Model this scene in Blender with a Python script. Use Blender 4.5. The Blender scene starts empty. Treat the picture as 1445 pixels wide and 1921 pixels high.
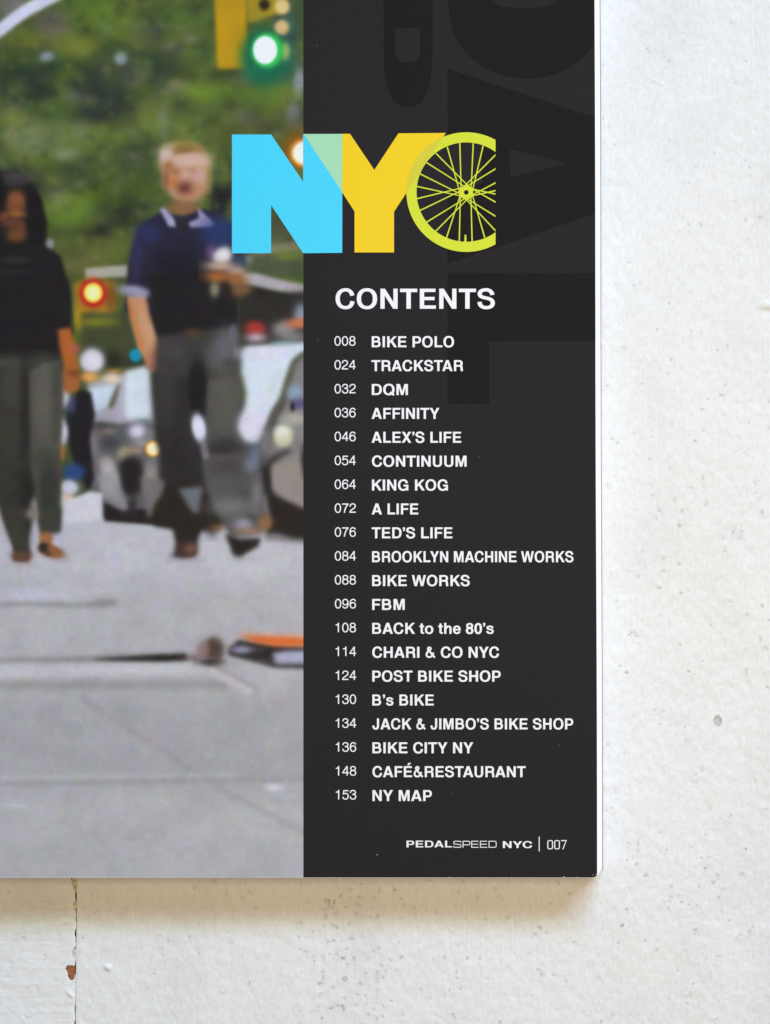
import bpy, math, random
import numpy as np
from mathutils import Vector
from mathutils.geometry import delaunay_2d_cdt

# ------------------------------------------------------------------ camera, light, exposure
SC = bpy.context.scene
COL = SC.collection
CAM_H = 0.508            # camera height above the boards (m)
PAGE_H = 0.008           # the open magazine's right half is 8 mm thick
S = 0.00012              # metres per photograph unit on the page
ST = S * CAM_H / (CAM_H - PAGE_H)   # the same on the boards
CX, CY = 722.5, 960.5

cam = bpy.data.cameras.new('camera')
cam.sensor_fit = 'VERTICAL'
cam.sensor_height = 36.0
cam.lens = 36.0 * (CAM_H - PAGE_H) / (1921 * S)
cam.clip_start = 0.01
cam.clip_end = 20
cam_o = bpy.data.objects.new('camera', cam)
cam_o.location = (0, 0, CAM_H)
COL.objects.link(cam_o)
SC.camera = cam_o

W = bpy.data.worlds.new('World')
SC.world = W
W.use_nodes = True
bg = W.node_tree.nodes['Background']
bg.inputs[0].default_value = (1.0, 0.80, 0.55, 1)
bg.inputs[1].default_value = 0.20


def area_lamp(name, loc, target, sx, sy, power, colour):
    l = bpy.data.lights.new(name, 'AREA')
    l.shape = 'RECTANGLE'
    l.size, l.size_y = sx, sy
    l.energy = power
    l.color = colour
    o = bpy.data.objects.new(name, l)
    o.location = loc
    d = Vector(target) - Vector(loc)
    o.rotation_euler = d.to_track_quat('-Z', 'Y').to_euler()
    COL.objects.link(o)
    return o


def polar(az, el, r, c=(0, 0, 0)):
    a, e = math.radians(az), math.radians(el)   # azimuth clockwise from +y
    return (c[0] + r * math.sin(a) * math.cos(e), c[1] + r * math.cos(a) * math.cos(e), c[2] + r * math.sin(e))


# a cool window beyond the top right corner (its lower panes bluer than its upper panes), a warm room lamp
area_lamp('window_light_low', polar(23, 30.0, 2.6), (0.03, -0.02, 0), 1.9, 0.27, 64, (0.44, 0.57, 1.0))
area_lamp('window_light_high', polar(23, 36.5, 2.6), (0.03, -0.02, 0), 1.9, 0.27, 32.5, (0.54, 0.92, 0.98))
area_lamp('room_light', (0.115, 0.0, 0.46), (0.08, 0.0, 0), 0.2, 0.2, 1.08, (1.0, 0.78, 0.53))

SC.view_settings.view_transform = 'Standard'
SC.view_settings.look = 'None'
SC.view_settings.exposure = 0
SC.view_settings.gamma = 1
SC.view_settings.use_curve_mapping = False

# ------------------------------------------------------------------ helpers
rng = np.random.default_rng(7)
random.seed(7)


def lin(c):
    c = np.asarray(c, dtype=np.float64) / 255.0
    return np.where(c <= 0.04045, c / 12.92, ((c + 0.055) / 1.055) ** 2.4)


PAGE_E = np.array([0.98, 1.0, 0.98])    # light falling on the page; ink albedo = printed tone / light


def ink(c):
    return tuple(np.clip(lin(c) / PAGE_E, 0.0, 0.9)) + (1.0,)


def pp(x, y):
    return ((x - CX) * S, (CY - y) * S)


def tt(x, y):
    return ((x - CX) * ST, (CY - y) * ST)


def mat(name):
    m = bpy.data.materials.new(name)
    m.use_nodes = True
    n = m.node_tree.nodes
    return m, n, m.node_tree.links, n['Principled BSDF']


def ink_mat(name, c, rough=0.42, grain=0.06, spec=0.3, dust=False):
    m, n, l, b = mat(name)
    col = ink(c)
    tc = n.new('ShaderNodeTexCoord')
    no = n.new('ShaderNodeTexNoise')
    no.inputs['Scale'].default_value = 3300
    no.inputs['Detail'].default_value = 2
    l.new(tc.outputs['Object'], no.inputs['Vector'])
    mr = n.new('ShaderNodeMapRange')
    mr.inputs['From Min'].default_value = 0.3
    mr.inputs['From Max'].default_value = 0.7
    mr.inputs['To Min'].default_value = 1 - grain
    mr.inputs['To Max'].default_value = 1 + grain
    l.new(no.outputs['Fac'], mr.inputs['Value'])
    mx = n.new('ShaderNodeVectorMath')
    mx.operation = 'SCALE'
    mx.inputs[0].default_value = col[:3]
    l.new(mr.outputs[0], mx.inputs['Scale'])
    out = mx.outputs[0]
    if dust:      # tiny pale specks of dust and missing ink
        vo = n.new('ShaderNodeTexVoronoi')
        vo.inputs['Scale'].default_value = 330
        l.new(tc.outputs['Object'], vo.inputs['Vector'])
        sep = n.new('ShaderNodeSeparateColor')
        l.new(vo.outputs['Color'], sep.inputs[0])
        th = n.new('ShaderNodeMath'); th.operation = 'MULTIPLY'
        th.inputs[1].default_value = 0.045
        pw = n.new('ShaderNodeMath'); pw.operation = 'POWER'
        pw.inputs[1].default_value = 6
        l.new(sep.outputs[0], pw.inputs[0])
        l.new(pw.outputs[0], th.inputs[0])
        lt = n.new('ShaderNodeMath'); lt.operation = 'LESS_THAN'
        l.new(vo.outputs['Distance'], lt.inputs[0])
        l.new(th.outputs[0], lt.inputs[1])
        mc = n.new('ShaderNodeMix'); mc.data_type = 'RGBA'
        l.new(lt.outputs[0], mc.inputs['Factor'])
        l.new(out, mc.inputs['A'])
        mc.inputs['B'].default_value = (0.16, 0.16, 0.16, 1)
        out = mc.outputs['Result']
    l.new(out, b.inputs['Base Color'])
    b.inputs['Roughness'].default_value = rough
    b.inputs['Specular IOR Level'].default_value = spec
    bp = n.new('ShaderNodeBump')
    bp.inputs['Strength'].default_value = 0.05
    bp.inputs['Distance'].default_value = 0.00002
    l.new(no.outputs['Fac'], bp.inputs['Height'])
    l.new(bp.outputs[0], b.inputs['Normal'])
    return m


def mesh_obj(name, verts, faces, m, parent=None, smooth=False):
    me = bpy.data.meshes.new(name)
    me.from_pydata([tuple(v) for v in verts], [], [tuple(f) for f in faces])
    me.update()
    if smooth:
        me.shade_smooth()
    o = bpy.data.objects.new(name, me)
    COL.objects.link(o)
    if m:
        me.materials.append(m)
    if parent:
        o.parent = parent
    return o


def empty(name, loc=(0, 0, 0)):
    o = bpy.data.objects.new(name, None)
    o.location = loc
    o.empty_display_size = 0.02
    COL.objects.link(o)
    return o


def ccw(p):
    a = sum(p[i][0] * p[(i + 1) % len(p)][1] - p[(i + 1) % len(p)][0] * p[i][1] for i in range(len(p)))
    return list(p) if a > 0 else list(p)[::-1]


def union(polys):
    """triangulated union of simple polygons -> verts (2-D), tris"""
    vs, fs = [], []
    simple = []
    for p in polys:
        if len(p) == 4:          # quads of a pen stroke may cross over in tight bends
            simple += [[p[0], p[1], p[2]], [p[0], p[2], p[3]]]
        else:
            simple.append(p)
    for p in simple:
        if abs(sum(p[i][0] * p[(i + 1) % len(p)][1] - p[(i + 1) % len(p)][0] * p[i][1] for i in range(len(p)))) < 1e-3:
            continue
        b = len(vs)
        vs += [Vector((float(x), float(y))) for x, y in ccw(p)]
        fs.append(list(range(b, b + len(p))))
    r = delaunay_2d_cdt(vs, [], fs, 0, 1e-4)
    ov, of, orig = r[0], r[2], r[5]
    tris = []
    for f, og in zip(of, orig):
        if og:
            a, b, c = (ov[i] for i in f)
            if (b - a).cross(c - a) < 0:
                f = list(reversed(f))
            tris.append(tuple(f))
    return [(v.x, v.y) for v in ov], tris


def flat(name, groups, z, m, parent, mapf=pp):
    """one mesh from several (verts, tris) groups given in photograph units, laid flat at height z"""
    V, F = [], []
    for vs, ts in groups:
        b = len(V)
        for x, y in vs:
            wx, wy = mapf(x, y)
            V.append((wx, wy, z))
        for t in ts:
            a, c, d = (V[b + i] for i in t)
            cr = (c[0] - a[0]) * (d[1] - a[1]) - (c[1] - a[1]) * (d[0] - a[0])
            t = tuple(b + i for i in t)
            F.append(t if cr > 0 else t[::-1])
    return mesh_obj(name, V, F, m, parent)


# ------------------------------------------------------------------ lettering drawn as pen strokes (718 units = cap height)
def bez(p0, p1, p2, p3, n=14):
    t = np.linspace(0, 1, n)[:, None]
    p0, p1, p2, p3 = map(np.array, (p0, p1, p2, p3))
    return (1 - t) ** 3 * p0 + 3 * (1 - t) ** 2 * t * p1 + 3 * (1 - t) * t * t * p2 + t ** 3 * p3


def path(s):
    """'M x,y L x,y C x,y x,y x,y ...' -> polyline"""
    tok = s.replace('M', ' M ').replace('L', ' L ').replace('C', ' C ').split()
    pts, i, mode, cur = [], 0, 'M', None
    while i < len(tok):
        if tok[i] in 'MLC':
            mode = tok[i]; i += 1; continue
        g = lambda k: tuple(float(v) for v in tok[k].split(','))
        if mode in 'ML':
            cur = g(i); pts.append(np.array(cur)); i += 1
        else:
            q = bez(cur, g(i), g(i + 1), g(i + 2))
            pts += [np.array(v) for v in q[1:]]
            cur = g(i + 2); i += 3
    return np.array(pts)


def stroke(pts, hx, hy, closed=False):
    """pen stroke: half width hx where it runs upright and hy where it runs level -> quads"""
    pts = np.asarray(pts, float)
    n = len(pts)
    if closed:
        d = np.roll(pts, -1, 0) - np.roll(pts, 1, 0)
    else:
        d = np.gradient(pts, axis=0)
    d /= np.linalg.norm(d, axis=1)[:, None] + 1e-9
    nr = np.stack([-d[:, 1], d[:, 0]], 1)
    w = np.sqrt((nr[:, 0] * hx) ** 2 + (nr[:, 1] * hy) ** 2)[:, None]
    a, b = pts + nr * w, pts - nr * w
    q = []
    for i in range(n if closed else n - 1):
        j = (i + 1) % n
        q.append([a[i], b[i], b[j], a[j]])
    return q


def ring(cx, cy, rx, ry, hx, hy, n=40, p=2.25):
    t = np.linspace(0, 2 * math.pi, n, endpoint=False)
    c, s = np.cos(t), np.sin(t)
    pts = np.stack([cx + rx * np.sign(c) * abs(c) ** (2 / p), cy + ry * np.sign(s) * abs(s) ** (2 / p)], 1)
    return stroke(pts, hx, hy, True)


def rect(x0, y0, x1, y1):
    return [[(x0, y0), (x1, y0), (x1, y1), (x0, y1)]]


def st(s, hx=72, hy=58):
    return stroke(path(s), hx, hy)


HB = {   # heavy grotesque: (pieces, advance)
 'A': ([[(20, 0), (184, 0), (364, 530), (364, 718), (275, 718)], [(536, 0), (702, 0), (449, 718), (363, 718), (363, 530)]] + rect(225, 147, 500, 267), 722),
 'B': (rect(76, 0, 222, 718) + st('M150,660 L400,660 C590,660 590,372 400,372 L150,372') + st('M150,372 L420,372 C640,372 640,58 420,58 L150,58'), 722),
 'C': (st('M609,470 C592,610 500,679 385,679 C230,679 116,560 116,359 C116,160 225,39 385,39 C510,39 602,115 615,270'), 722),
 'D': (rect(76, 0, 222, 718) + st('M150,660 L350,660 C540,660 612,540 612,359 C612,180 540,58 350,58 L150,58'), 722),
 'E': (rect(76, 0, 222, 718) + rect(150, 600, 607, 718) + rect(150, 308, 578, 424) + rect(150, 0, 621, 120), 667),
 'F': (rect(76, 0, 222, 718) + rect(150, 598, 587, 718) + rect(150, 296, 547, 412), 611),
 'G': (st('M622,478 C600,610 510,679 392,679 C230,679 116,560 116,359 C116,150 230,39 380,39 C490,39 580,90 625,190') + rect(405, 265, 713, 381) + rect(612, 0, 713, 381), 778),
 'H': (rect(71, 0, 221, 718) + rect(501, 0, 651, 718) + rect(150, 300, 570, 424), 722),
 'I': (rect(64, 0, 214, 718), 278),
 'J': (st('M409,718 L409,240 C409,100 345,39 253,39 C150,39 95,105 95,250'), 556),
 'K': (rect(87, 0, 237, 718) + [[(237, 240), (712, 718), (530, 718), (237, 420)], [(722, 0), (435, 440), (325, 335), (540, 0)]], 722),
 'L': (rect(76, 0, 226, 718) + rect(150, 0, 583, 124), 611),
 'M': (rect(69, 0, 209, 718) + rect(625, 0, 765, 718) + [[(140, 718), (277, 718), (417, 227), (417, 0), (349, 0), (190, 565)], [(694, 718), (644, 565), (485, 0), (416, 0), (416, 227), (557, 718)]], 833),
 'N': (rect(69, 0, 213, 718) + rect(510, 0, 654, 718) + [[(69, 718), (222, 718), (654, 0), (501, 0)]], 722),
 'O': (ring(389, 359, 272, 320, 73, 58), 778),
 'P': (rect(73, 0, 221, 718) + st('M150,660 L400,660 C610,660 610,305 400,305 L150,305'), 667),
 'Q': (ring(389, 359, 272, 320, 73, 58) + [[(425, 145), (510, 235), (740, 35), (660, -52)]], 778),
 'R': (rect(76, 0, 222, 718) + st('M150,660 L430,660 C630,660 630,345 430,345 L150,345') + st('M430,345 C560,345 578,280 580,200 C583,110 588,70 612,0'), 722),
 'S': (st('M545,495 C530,620 430,679 325,679 C200,679 114,625 114,530 C114,435 200,412 335,382 C470,352 556,318 556,205 C556,95 460,39 335,39 C200,39 112,110 108,245'), 667),
 'T': (rect(14, 596, 598, 718) + rect(231, 0, 381, 650), 611),
 'U': (st('M147,718 L147,260 C147,100 220,40 361,40 C500,40 576,100 576,260 L576,718'), 722),
 'V': ([[(19, 718), (252, 0), (415, 0), (648, 718), (490, 718), (335, 190), (180, 718)]], 667),
 'W': ([[(6, 718), (180, 0), (341, 0), (468, 500), (596, 0), (755, 0), (929, 718), (777, 718), (672, 215), (548, 718), (388, 718), (261, 220), (158, 718)]], 944),
 'X': ([[(14, 0), (187, 0), (645, 718), (475, 718)], [(24, 718), (199, 718), (653, 0), (478, 0)]], 667),
 'Y': ([[(15, 718), (260, 272), (260, 0), (407, 0), (407, 272), (653, 718), (482, 718), (335, 425), (185, 718)]], 667),
 '&': (st('M655,10 L245,490 C190,560 205,672 295,672 C390,672 420,590 365,525 C320,472 122,410 122,205 C122,95 200,41 290,41 C430,41 540,150 560,335', 60, 54), 722),
 "'": ([[(69, 718), (69, 575), (135, 575), (132, 530), (85, 510), (85, 454), (150, 470), (209, 540), (209, 718)]], 278),
 't': (rect(85, 120, 225, 676) + rect(10, 436, 309, 536) + st('M155,210 L155,140 C155,55 200,50 309,52', 70, 50), 333),
 'o': (ring(306, 266, 204, 226, 68, 54), 611),
 'h': (rect(65, 0, 205, 718) + st('M476,0 L476,330 C476,440 430,486 350,486 C270,486 205,440 180,330', 70, 56), 611),
 'e': (rect(95, 222, 524, 316) + st('M455,250 C455,400 400,490 280,490 C165,490 95,400 95,265 C95,130 165,42 285,42 C380,42 435,90 455,165', 70, 54), 556),
 's': (st('M440,365 C425,450 360,490 275,490 C180,490 112,455 112,392 C112,325 180,312 280,294 C380,275 448,245 448,162 C448,85 380,42 280,42 C170,42 105,90 98,185', 70, 52), 556),
 '0': (ring(278, 345, 174, 306, 72, 58), 556),
 '8': (ring(278, 525, 158, 132, 68, 54) + ring(278, 205, 174, 168, 72, 56), 556),
 ' ': ([], 278),
}
HB['É'] = (HB['E'][0] + [[(300, 775), (420, 775), (560, 935), (385, 935)]], 667)


def sl(s):
    return stroke(path(s), 44, 39)


HR = {   # regular figures
 '0': (ring(278, 342, 197, 322, 44, 39, p=2.1), 556),
 '1': (rect(270, 0, 359, 703) + [[(101, 499), (300, 499), (345, 703), (292, 703), (270, 640), (215, 583), (101, 567)]], 556),
 '2': (sl('M78,455 C85,590 170,664 285,664 C400,664 465,590 465,500 C465,400 400,350 290,280 C170,205 92,150 75,40') + rect(30, 0, 507, 84), 556),
 '3': (sl('M82,480 C90,600 165,664 270,664 C385,664 450,600 450,520 C450,430 380,375 220,375') + sl('M220,375 C390,380 475,320 475,205 C475,95 400,20 275,20 C150,20 78,90 75,215'), 556),
 '4': (rect(347, 0, 433, 703) + rect(25, 162, 523, 242) + [[(25, 235), (120, 235), (390, 610), (390, 703), (350, 703)]], 556),
 '5': (rect(115, 604, 490, 688) + [[(110, 688), (195, 688), (150, 380), (65, 350)]] + sl('M100,368 C150,420 200,445 280,445 C400,445 470,360 470,240 C470,110 390,20 265,20 C150,20 85,80 75,185'), 556),
 '6': (sl('M470,520 C460,610 390,664 300,664 C150,664 82,520 82,320 C82,120 160,20 285,20 C400,20 474,105 474,220 C474,340 400,425 290,425 C180,425 110,350 92,265'), 556),
 '7': (rect(37, 602, 523, 688) + sl('M480,640 C330,470 240,270 205,0'), 556),
 '8': (ring(278, 520, 170, 145, 44, 38) + ring(278, 195, 197, 176, 44, 38), 556),
}
HR['9'] = ([[(556 - x, 684 - y) for x, y in p] for p in HR['6'][0]], 556)


def sx(s, hx=30, hy=38):
    return stroke(path(s), hx, hy)


HX = {   # thin square-cornered letters of the page foot
 'S': (sx('M620,540 C620,640 600,680 500,680 L200,680 C90,680 70,650 70,530 C70,400 100,385 200,380 L490,340 C600,335 625,310 625,190 C625,70 600,38 490,38 L190,38 C90,38 65,70 65,190'), 690),
 'P': (rect(70, 0, 130, 718) + sx('M100,680 L470,680 C590,680 620,650 620,495 C620,330 590,300 470,300 L100,300'), 660),
 'E': (rect(70, 0, 130, 718) + rect(100, 642, 620, 718) + rect(100, 325, 600, 400) + rect(100, 0, 630, 76), 670),
 'D': (rect(70, 0, 130, 718) + sx('M100,680 L430,680 C610,680 650,640 650,500 L650,220 C650,80 610,38 430,38 L100,38'), 720),
 '0': (sx('M80,550 L80,180 C80,60 130,34 250,34 C370,34 420,60 420,180 L420,550 C420,660 370,684 250,684 C130,684 80,660 80,545', 36, 34), 500),
 '7': (rect(40, 645, 450, 718) + [[(380, 660), (450, 690), (450, 718), (210, 0), (135, 0)]], 480),
}
_cache = {}


def glyph(font, key, ch):
    k = (key, ch)
    if k not in _cache:
        _cache[k] = union(font[ch][0]) if font[ch][0] else ([], [])
    return _cache[k]


KERN = {('A', 'C'): -20, ('T', 'A'): -70, ('A', 'F'): 0, ('T', 'Y'): 0, ('L', 'Y'): -70, ('L', 'I'): 0, ('Y', 'C'): -30, ('P', 'O'): -10,
        ('F', 'A'): -60, ('R', 'A'): -10, ('R', 'Y'): -30, ('A', 'U'): -10, ('L', 'A'): 0, ("'", 's'): -30, ("'", 'S'): -30, ('D', "'"): -20,
        ('B', "'"): -20, ('O', "'"): -30, ('0', "'"): -30, ('X', "'"): -20}


def text(font, key, s, x0, x1, base, cap, capu=718):
    """letters fitted between x0 and x1 on the baseline, in photograph units"""
    s = s.replace('’', "'")
    adv, pos = 0.0, []
    for i, c in enumerate(s):
        if i:
            adv += KERN.get((s[i - 1], c), 0)
        pos.append(adv)
        adv += font[c][1]
    gs = [glyph(font, key, c) for c in s]
    lo = min(p + min(v[0] for v in g[0]) for p, g in zip(pos, gs) if g[0])
    hi = max(p + max(v[0] for v in g[0]) for p, g in zip(pos, gs) if g[0])
    k = (x1 - x0) / (hi - lo)
    ky = cap / capu
    return [([(x0 + (p + vx - lo) * k, base - vy * ky) for vx, vy in g[0]], g[1]) for p, g in zip(pos, gs) if g[0]]


# ------------------------------------------------------------------ white painted boards
GS = 1.25
GX0, GY0 = -30, -30
GW, GH = int(1510 / GS), int(1990 / GS)


def fft_noise(sig_x, sig_y, seed):
    r = np.random.default_rng(seed).standard_normal((GH, GW))
    fy = np.fft.fftfreq(GH)[:, None]; fx = np.fft.rfftfreq(GW)[None, :]
    f = np.exp(-2 * (math.pi ** 2) * ((fx * sig_x / GS) ** 2 + (fy * sig_y / GS) ** 2))
    o = np.fft.irfft2(np.fft.rfft2(r) * f, s=(GH, GW))
    return o / o.std()


yy, xx = np.mgrid[0:GH, 0:GW].astype(np.float64)
PX, PY = GX0 + xx * GS, GY0 + yy * GS
left = PX < 143
HT = 0.0095 * fft_noise(2.6, 2.6, 1) + 0.021 * fft_noise(6, 7, 2) + 0.045 * fft_noise(30, 45, 3)     # mm
HT += np.where(left, 0.013 * fft_noise(60, 3.0, 4), 0.007 * fft_noise(2.6, 30, 5) * np.clip(fft_noise(30, 60, 6), 0, 1.6))
DIRT = np.zeros((GH, GW))            # share of grime
WARM = np.clip(0.5 + 0.25 * fft_noise(70, 70, 8), 0, 1)
MUD = 0.028 * np.clip(fft_noise(40, 60, 9), -1, 2) + 0.010 * fft_noise(4, 4, 10)


def blob(A, x, y, rx, ry, amp, ang=0.0, mode='max', p=2):
    R = max(rx, ry) * 3
    i0, i1 = int((x - R - GX0) / GS), int((x + R - GX0) / GS) + 2
    j0, j1 = int((y - R - GY0) / GS), int((y + R - GY0) / GS) + 2
    i0, j0, i1, j1 = max(i0, 0), max(j0, 0), min(i1, GW), min(j1, GH)
    if i0 >= i1 or j0 >= j1:
        return
    dx, dy = PX[j0:j1, i0:i1] - x, PY[j0:j1, i0:i1] - y
    c, s = math.cos(ang), math.sin(ang)
    u, v = (dx * c + dy * s) / rx, (-dx * s + dy * c) / ry
    g = amp * np.exp(-np.power(u * u + v * v, p / 2))
    if mode == 'max':
        A[j0:j1, i0:i1] = np.maximum(A[j0:j1, i0:i1], g)
    else:
        A[j0:j1, i0:i1] += g


def speck(x, y, s, d=0.6, ax=0.0):
    n = 2 + int(s * 1.3)
    for _ in range(n):
        px, py = rng.normal(0, s * 0.5, 2)
        if ax:                       # drawn out along an upright streak
            px, py = px * 0.45, py * 1.8
        r = rng.uniform(0.85, 1.6)
        blob(DIRT, x + px, y + py, r, r * rng.uniform(0.7, 1.3), d * rng.uniform(0.45, 1.0), rng.uniform(0, 3))
        blob(HT, x + px, y + py, r * 1.3, r * 1.3, -0.03, mode='add')
    blob(DIRT, x, y, s * 1.2, s * (2.0 if ax else 1.2), 0.10 * d)


def specks(ox, oy, k, items):
    for it in items:
        x, y, s = it[0] / k + ox, it[1] / k + oy, it[2]
        d = it[3] if len(it) > 3 else 0.5
        speck(x, y, s, d, it[4] if len(it) > 4 else 0)


specks(1090, 0, 3.003, [(495, 347, 3), (480, 380, 2), (375, 275, 2.5), (385, 292, 2), (125, 372, 1.5, .6), (127, 672, 2, .6), (580, 235, 2.5, .3), (925, 902, 2, .6),
    (948, 945, 1.5), (1050, 610, 5, .3), (928, 1238, 2), (1015, 1225, 5, .4), (672, 1262, 4, .5), (607, 1268, 2), (295, 1608, 2), (497, 1715, 3), (430, 1860, 2.5),
    (625, 1868, 2), (675, 1878, 2.5), (750, 863, 2), (850, 130, 3, .3), (930, 345, 2), (410, 595, 4, .3, 1), (190, 820, 3, .4), (490, 790, 4, .25, 1), (160, 1018, 2, .4),
    (870, 1135, 3, .3), (270, 1480, 2), (160, 720, 4, .25, 1), (605, 1030, 2.5, .3), (555, 1305, 3, .3), (865, 465, 3, .4, 1), (575, 190, 3, .2), (360, 538, 2, .4)])
specks(1090, 640, 3.003, [(823, 28, 3, .6), (768, 55, 3), (505, 108, 2.5, .6), (490, 178, 2), (787, 306, 2.5, .6), (805, 308, 2.5, .6), (718, 330, 3), (680, 385, 2.5, .6),
    (645, 560, 3.5, .8), (203, 577, 3), (390, 665, 3), (158, 815, 5, .5), (707, 912, 5, .7), (568, 955, 3, .7), (440, 955, 2.5, .6), (425, 1002, 2.5), (555, 1040, 3.5, .7),
    (525, 890, 5, .5, 1), (1022, 970, 6, .7), (985, 795, 6, .45), (985, 858, 2), (860, 1070, 7, .6, 1), (902, 1090, 8, .6, 1), (810, 1175, 5, .5, 1), (800, 1105, 5, .4),
    (470, 1225, 4, .5), (470, 1300, 4), (315, 1328, 4, .45), (438, 1395, 3.5, .75), (562, 1418, 2.5, .6), (603, 1410, 2), (200, 1470, 4, .4), (285, 1645, 4, .75),
    (310, 1660, 2.5), (1040, 1728, 5, .6), (1008, 1675, 4, .6), (940, 1548, 4), (1020, 1495, 3, .6), (260, 1865, 3, .7), (605, 1863, 2.5), (935, 1865, 5, .5),
    (400, 870, 4, .4), (350, 1185, 4, .45), (320, 1245, 5, .3), (165, 1310, 3), (685, 780, 5, .5, 1), (690, 830, 4, .4, 1), (340, 550, 3, .4), (395, 545, 2, .4), (240, 40, 3, .3),
    (690, 505, 2), (1055, 495, 4, .4), (945, 455, 2.5, .4), (345, 240, 2), (500, 715, 2.5, .4), (612, 828, 4, .35), (900, 880, 7, .2), (560, 1710, 2), (680, 1805, 3, .5),
    (220, 1835, 2.5), (730, 1600, 3, .4), (550, 1255, 3, .5), (1060, 340, 3, .5), (815, 250, 2.5, .4), (145, 255, 4, .35), (175, 555, 2), (840, 1470, 4, .35), (1065, 1575, 2.5, .5)])
specks(1120, 1260, 4.446, [(250, 8, 3.5, .6), (480, 325, 3, .4), (555, 340, 2), (525, 437, 2), (735, 465, 2.5, .5), (85, 357, 1.5, .6), (742, 570, 1.5, .6), (88, 605, 4, .5),
    (240, 685, 5, .3), (830, 852, 2.5, .6), (878, 820, 3, .5), (825, 930, 3, .4), (153, 1000, 3, .6, 1), (130, 1140, 2.5, .5), (80, 1165, 1.5), (1410, 1150, 3, .5),
    (940, 1150, 3.5, .5), (1115, 1205, 3.5, .5), (1035, 1228, 2.5, .5), (342, 1435, 4, .75, 1), (342, 1490, 3, .65, 1), (262, 1430, 4, .5), (535, 1345, 2.5, .5), (575, 1490, 2, .5),
    (560, 1530, 6, .35), (795, 1470, 2, .5), (910, 1360, 3.5, .5), (1240, 1480, 2, .9), (945, 1555, 5, .4), (870, 1555, 3, .4), (252, 1580, 1.5, .6), (330, 1610, 3, .5),
    (405, 1700, 5, .6, 1), (900, 1650, 5, .5, 1), (1010, 1700, 4, .6), (970, 1760, 4, .5), (1210, 1690, 5, .55), (1420, 135, 2.5, .6), (1250, 10, 5, .4), (765, 5, 3, .5), (660, 520, 4, .25)])
specks(560, 1640, 3.6125, [(350, 108, 4, .5), (545, 110, 4, .7), (650, 102, 3, .8), (285, 150, 2.5, .95), (410, 158, 3), (350, 165, 3, .4), (515, 160, 3), (685, 175, 4, .5), (640, 150, 5, .3),
    (205, 190, 4.5, .95), (240, 190, 4, .8), (185, 180, 4, .7), (180, 240, 5, .8), (230, 225, 4, .6), (320, 225, 3), (405, 215, 5, .6), (390, 265, 4, .5), (180, 300, 4, .6), (180, 275, 3),
    (250, 270, 4, .4), (540, 288, 4, .6), (700, 300, 3, .5), (485, 298, 2.5), (720, 205, 4, .45), (780, 230, 4, .3), (785, 270, 3, .4), (840, 215, 3, .4), (938, 262, 3, .6),
    (1120, 55, 4, .7), (1210, 160, 4, .5, 1), (1260, 305, 4, .5), (1410, 305, 4, .6), (1350, 150, 3, .5), (1330, 98, 4, .3), (1085, 120, 2.5), (1065, 215, 3, .4), (20, 335, 5, .5),
    (165, 360, 4, .4), (245, 352, 4.5, .85), (95, 395, 2.5), (345, 340, 3, .4), (355, 440, 5, .6), (200, 465, 5, .75), (240, 450, 3.5, .7), (325, 505, 4, .6), (290, 455, 3, .3),
    (50, 530, 4, .6), (10, 505, 3), (5, 430, 3), (105, 580, 5, .4, 1), (170, 560, 4, .4), (250, 545, 4, .6), (210, 545, 3, .4), (305, 572, 4.5, .85), (375, 575, 4.5, .8), (325, 622, 4, .5),
    (545, 510, 4, .5), (620, 585, 4, .4), (565, 625, 4, .5), (505, 530, 3, .4), (700, 562, 3, .7), (990, 562, 3.5, .6), (915, 575, 3, .4, 1), (1145, 570, 2.5, .8), (1228, 577, 2.5, .7),
    (1080, 492, 3, .4), (880, 500, 3, .3, 1), (165, 700, 5, .7, 1), (150, 745, 4.5, .75), (165, 660, 3, .6), (420, 742, 4.5, .85), (235, 765, 4, .4, 1), (535, 690, 4.5, .8, 1), (570, 705, 4, .6),
    (535, 740, 3, .4), (455, 675, 1.2, .7), (660, 655, 2), (585, 655, 3.5, .4), (1072, 680, 4.5, .6, 1), (1105, 770, 7, .45), (1025, 787, 2.5, .5), (1275, 705, 4, .35), (150, 820, 3.5, .45),
    (215, 908, 4, .6), (262, 890, 4, .8), (305, 903, 5, .9), (310, 843, 3, .5), (400, 820, 3, .4), (385, 890, 2.5, .4), (450, 825, 2.5, .4), (530, 800, 4, .45), (460, 880, 3.5, .5),
    (470, 950, 3.5, .5), (505, 915, 4, .4), (580, 900, 4, .35), (630, 860, 3, .4), (530, 990, 4.5, .55), (570, 970, 3, .45), (160, 978, 3, .6), (700, 960, 5, .3), (705, 935, 3, .3),
    (890, 850, 3, .3), (830, 780, 3.5, .35), (1050, 963, 4, .7), (1365, 1005, 3.5, .7), (140, 900, 2, .4), (5, 930, 1.5, .6), (60, 180, 3, .4), (20, 60, 3, .5), (425, 70, 3, .5, 1), (890, 40, 3, .4)])
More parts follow.
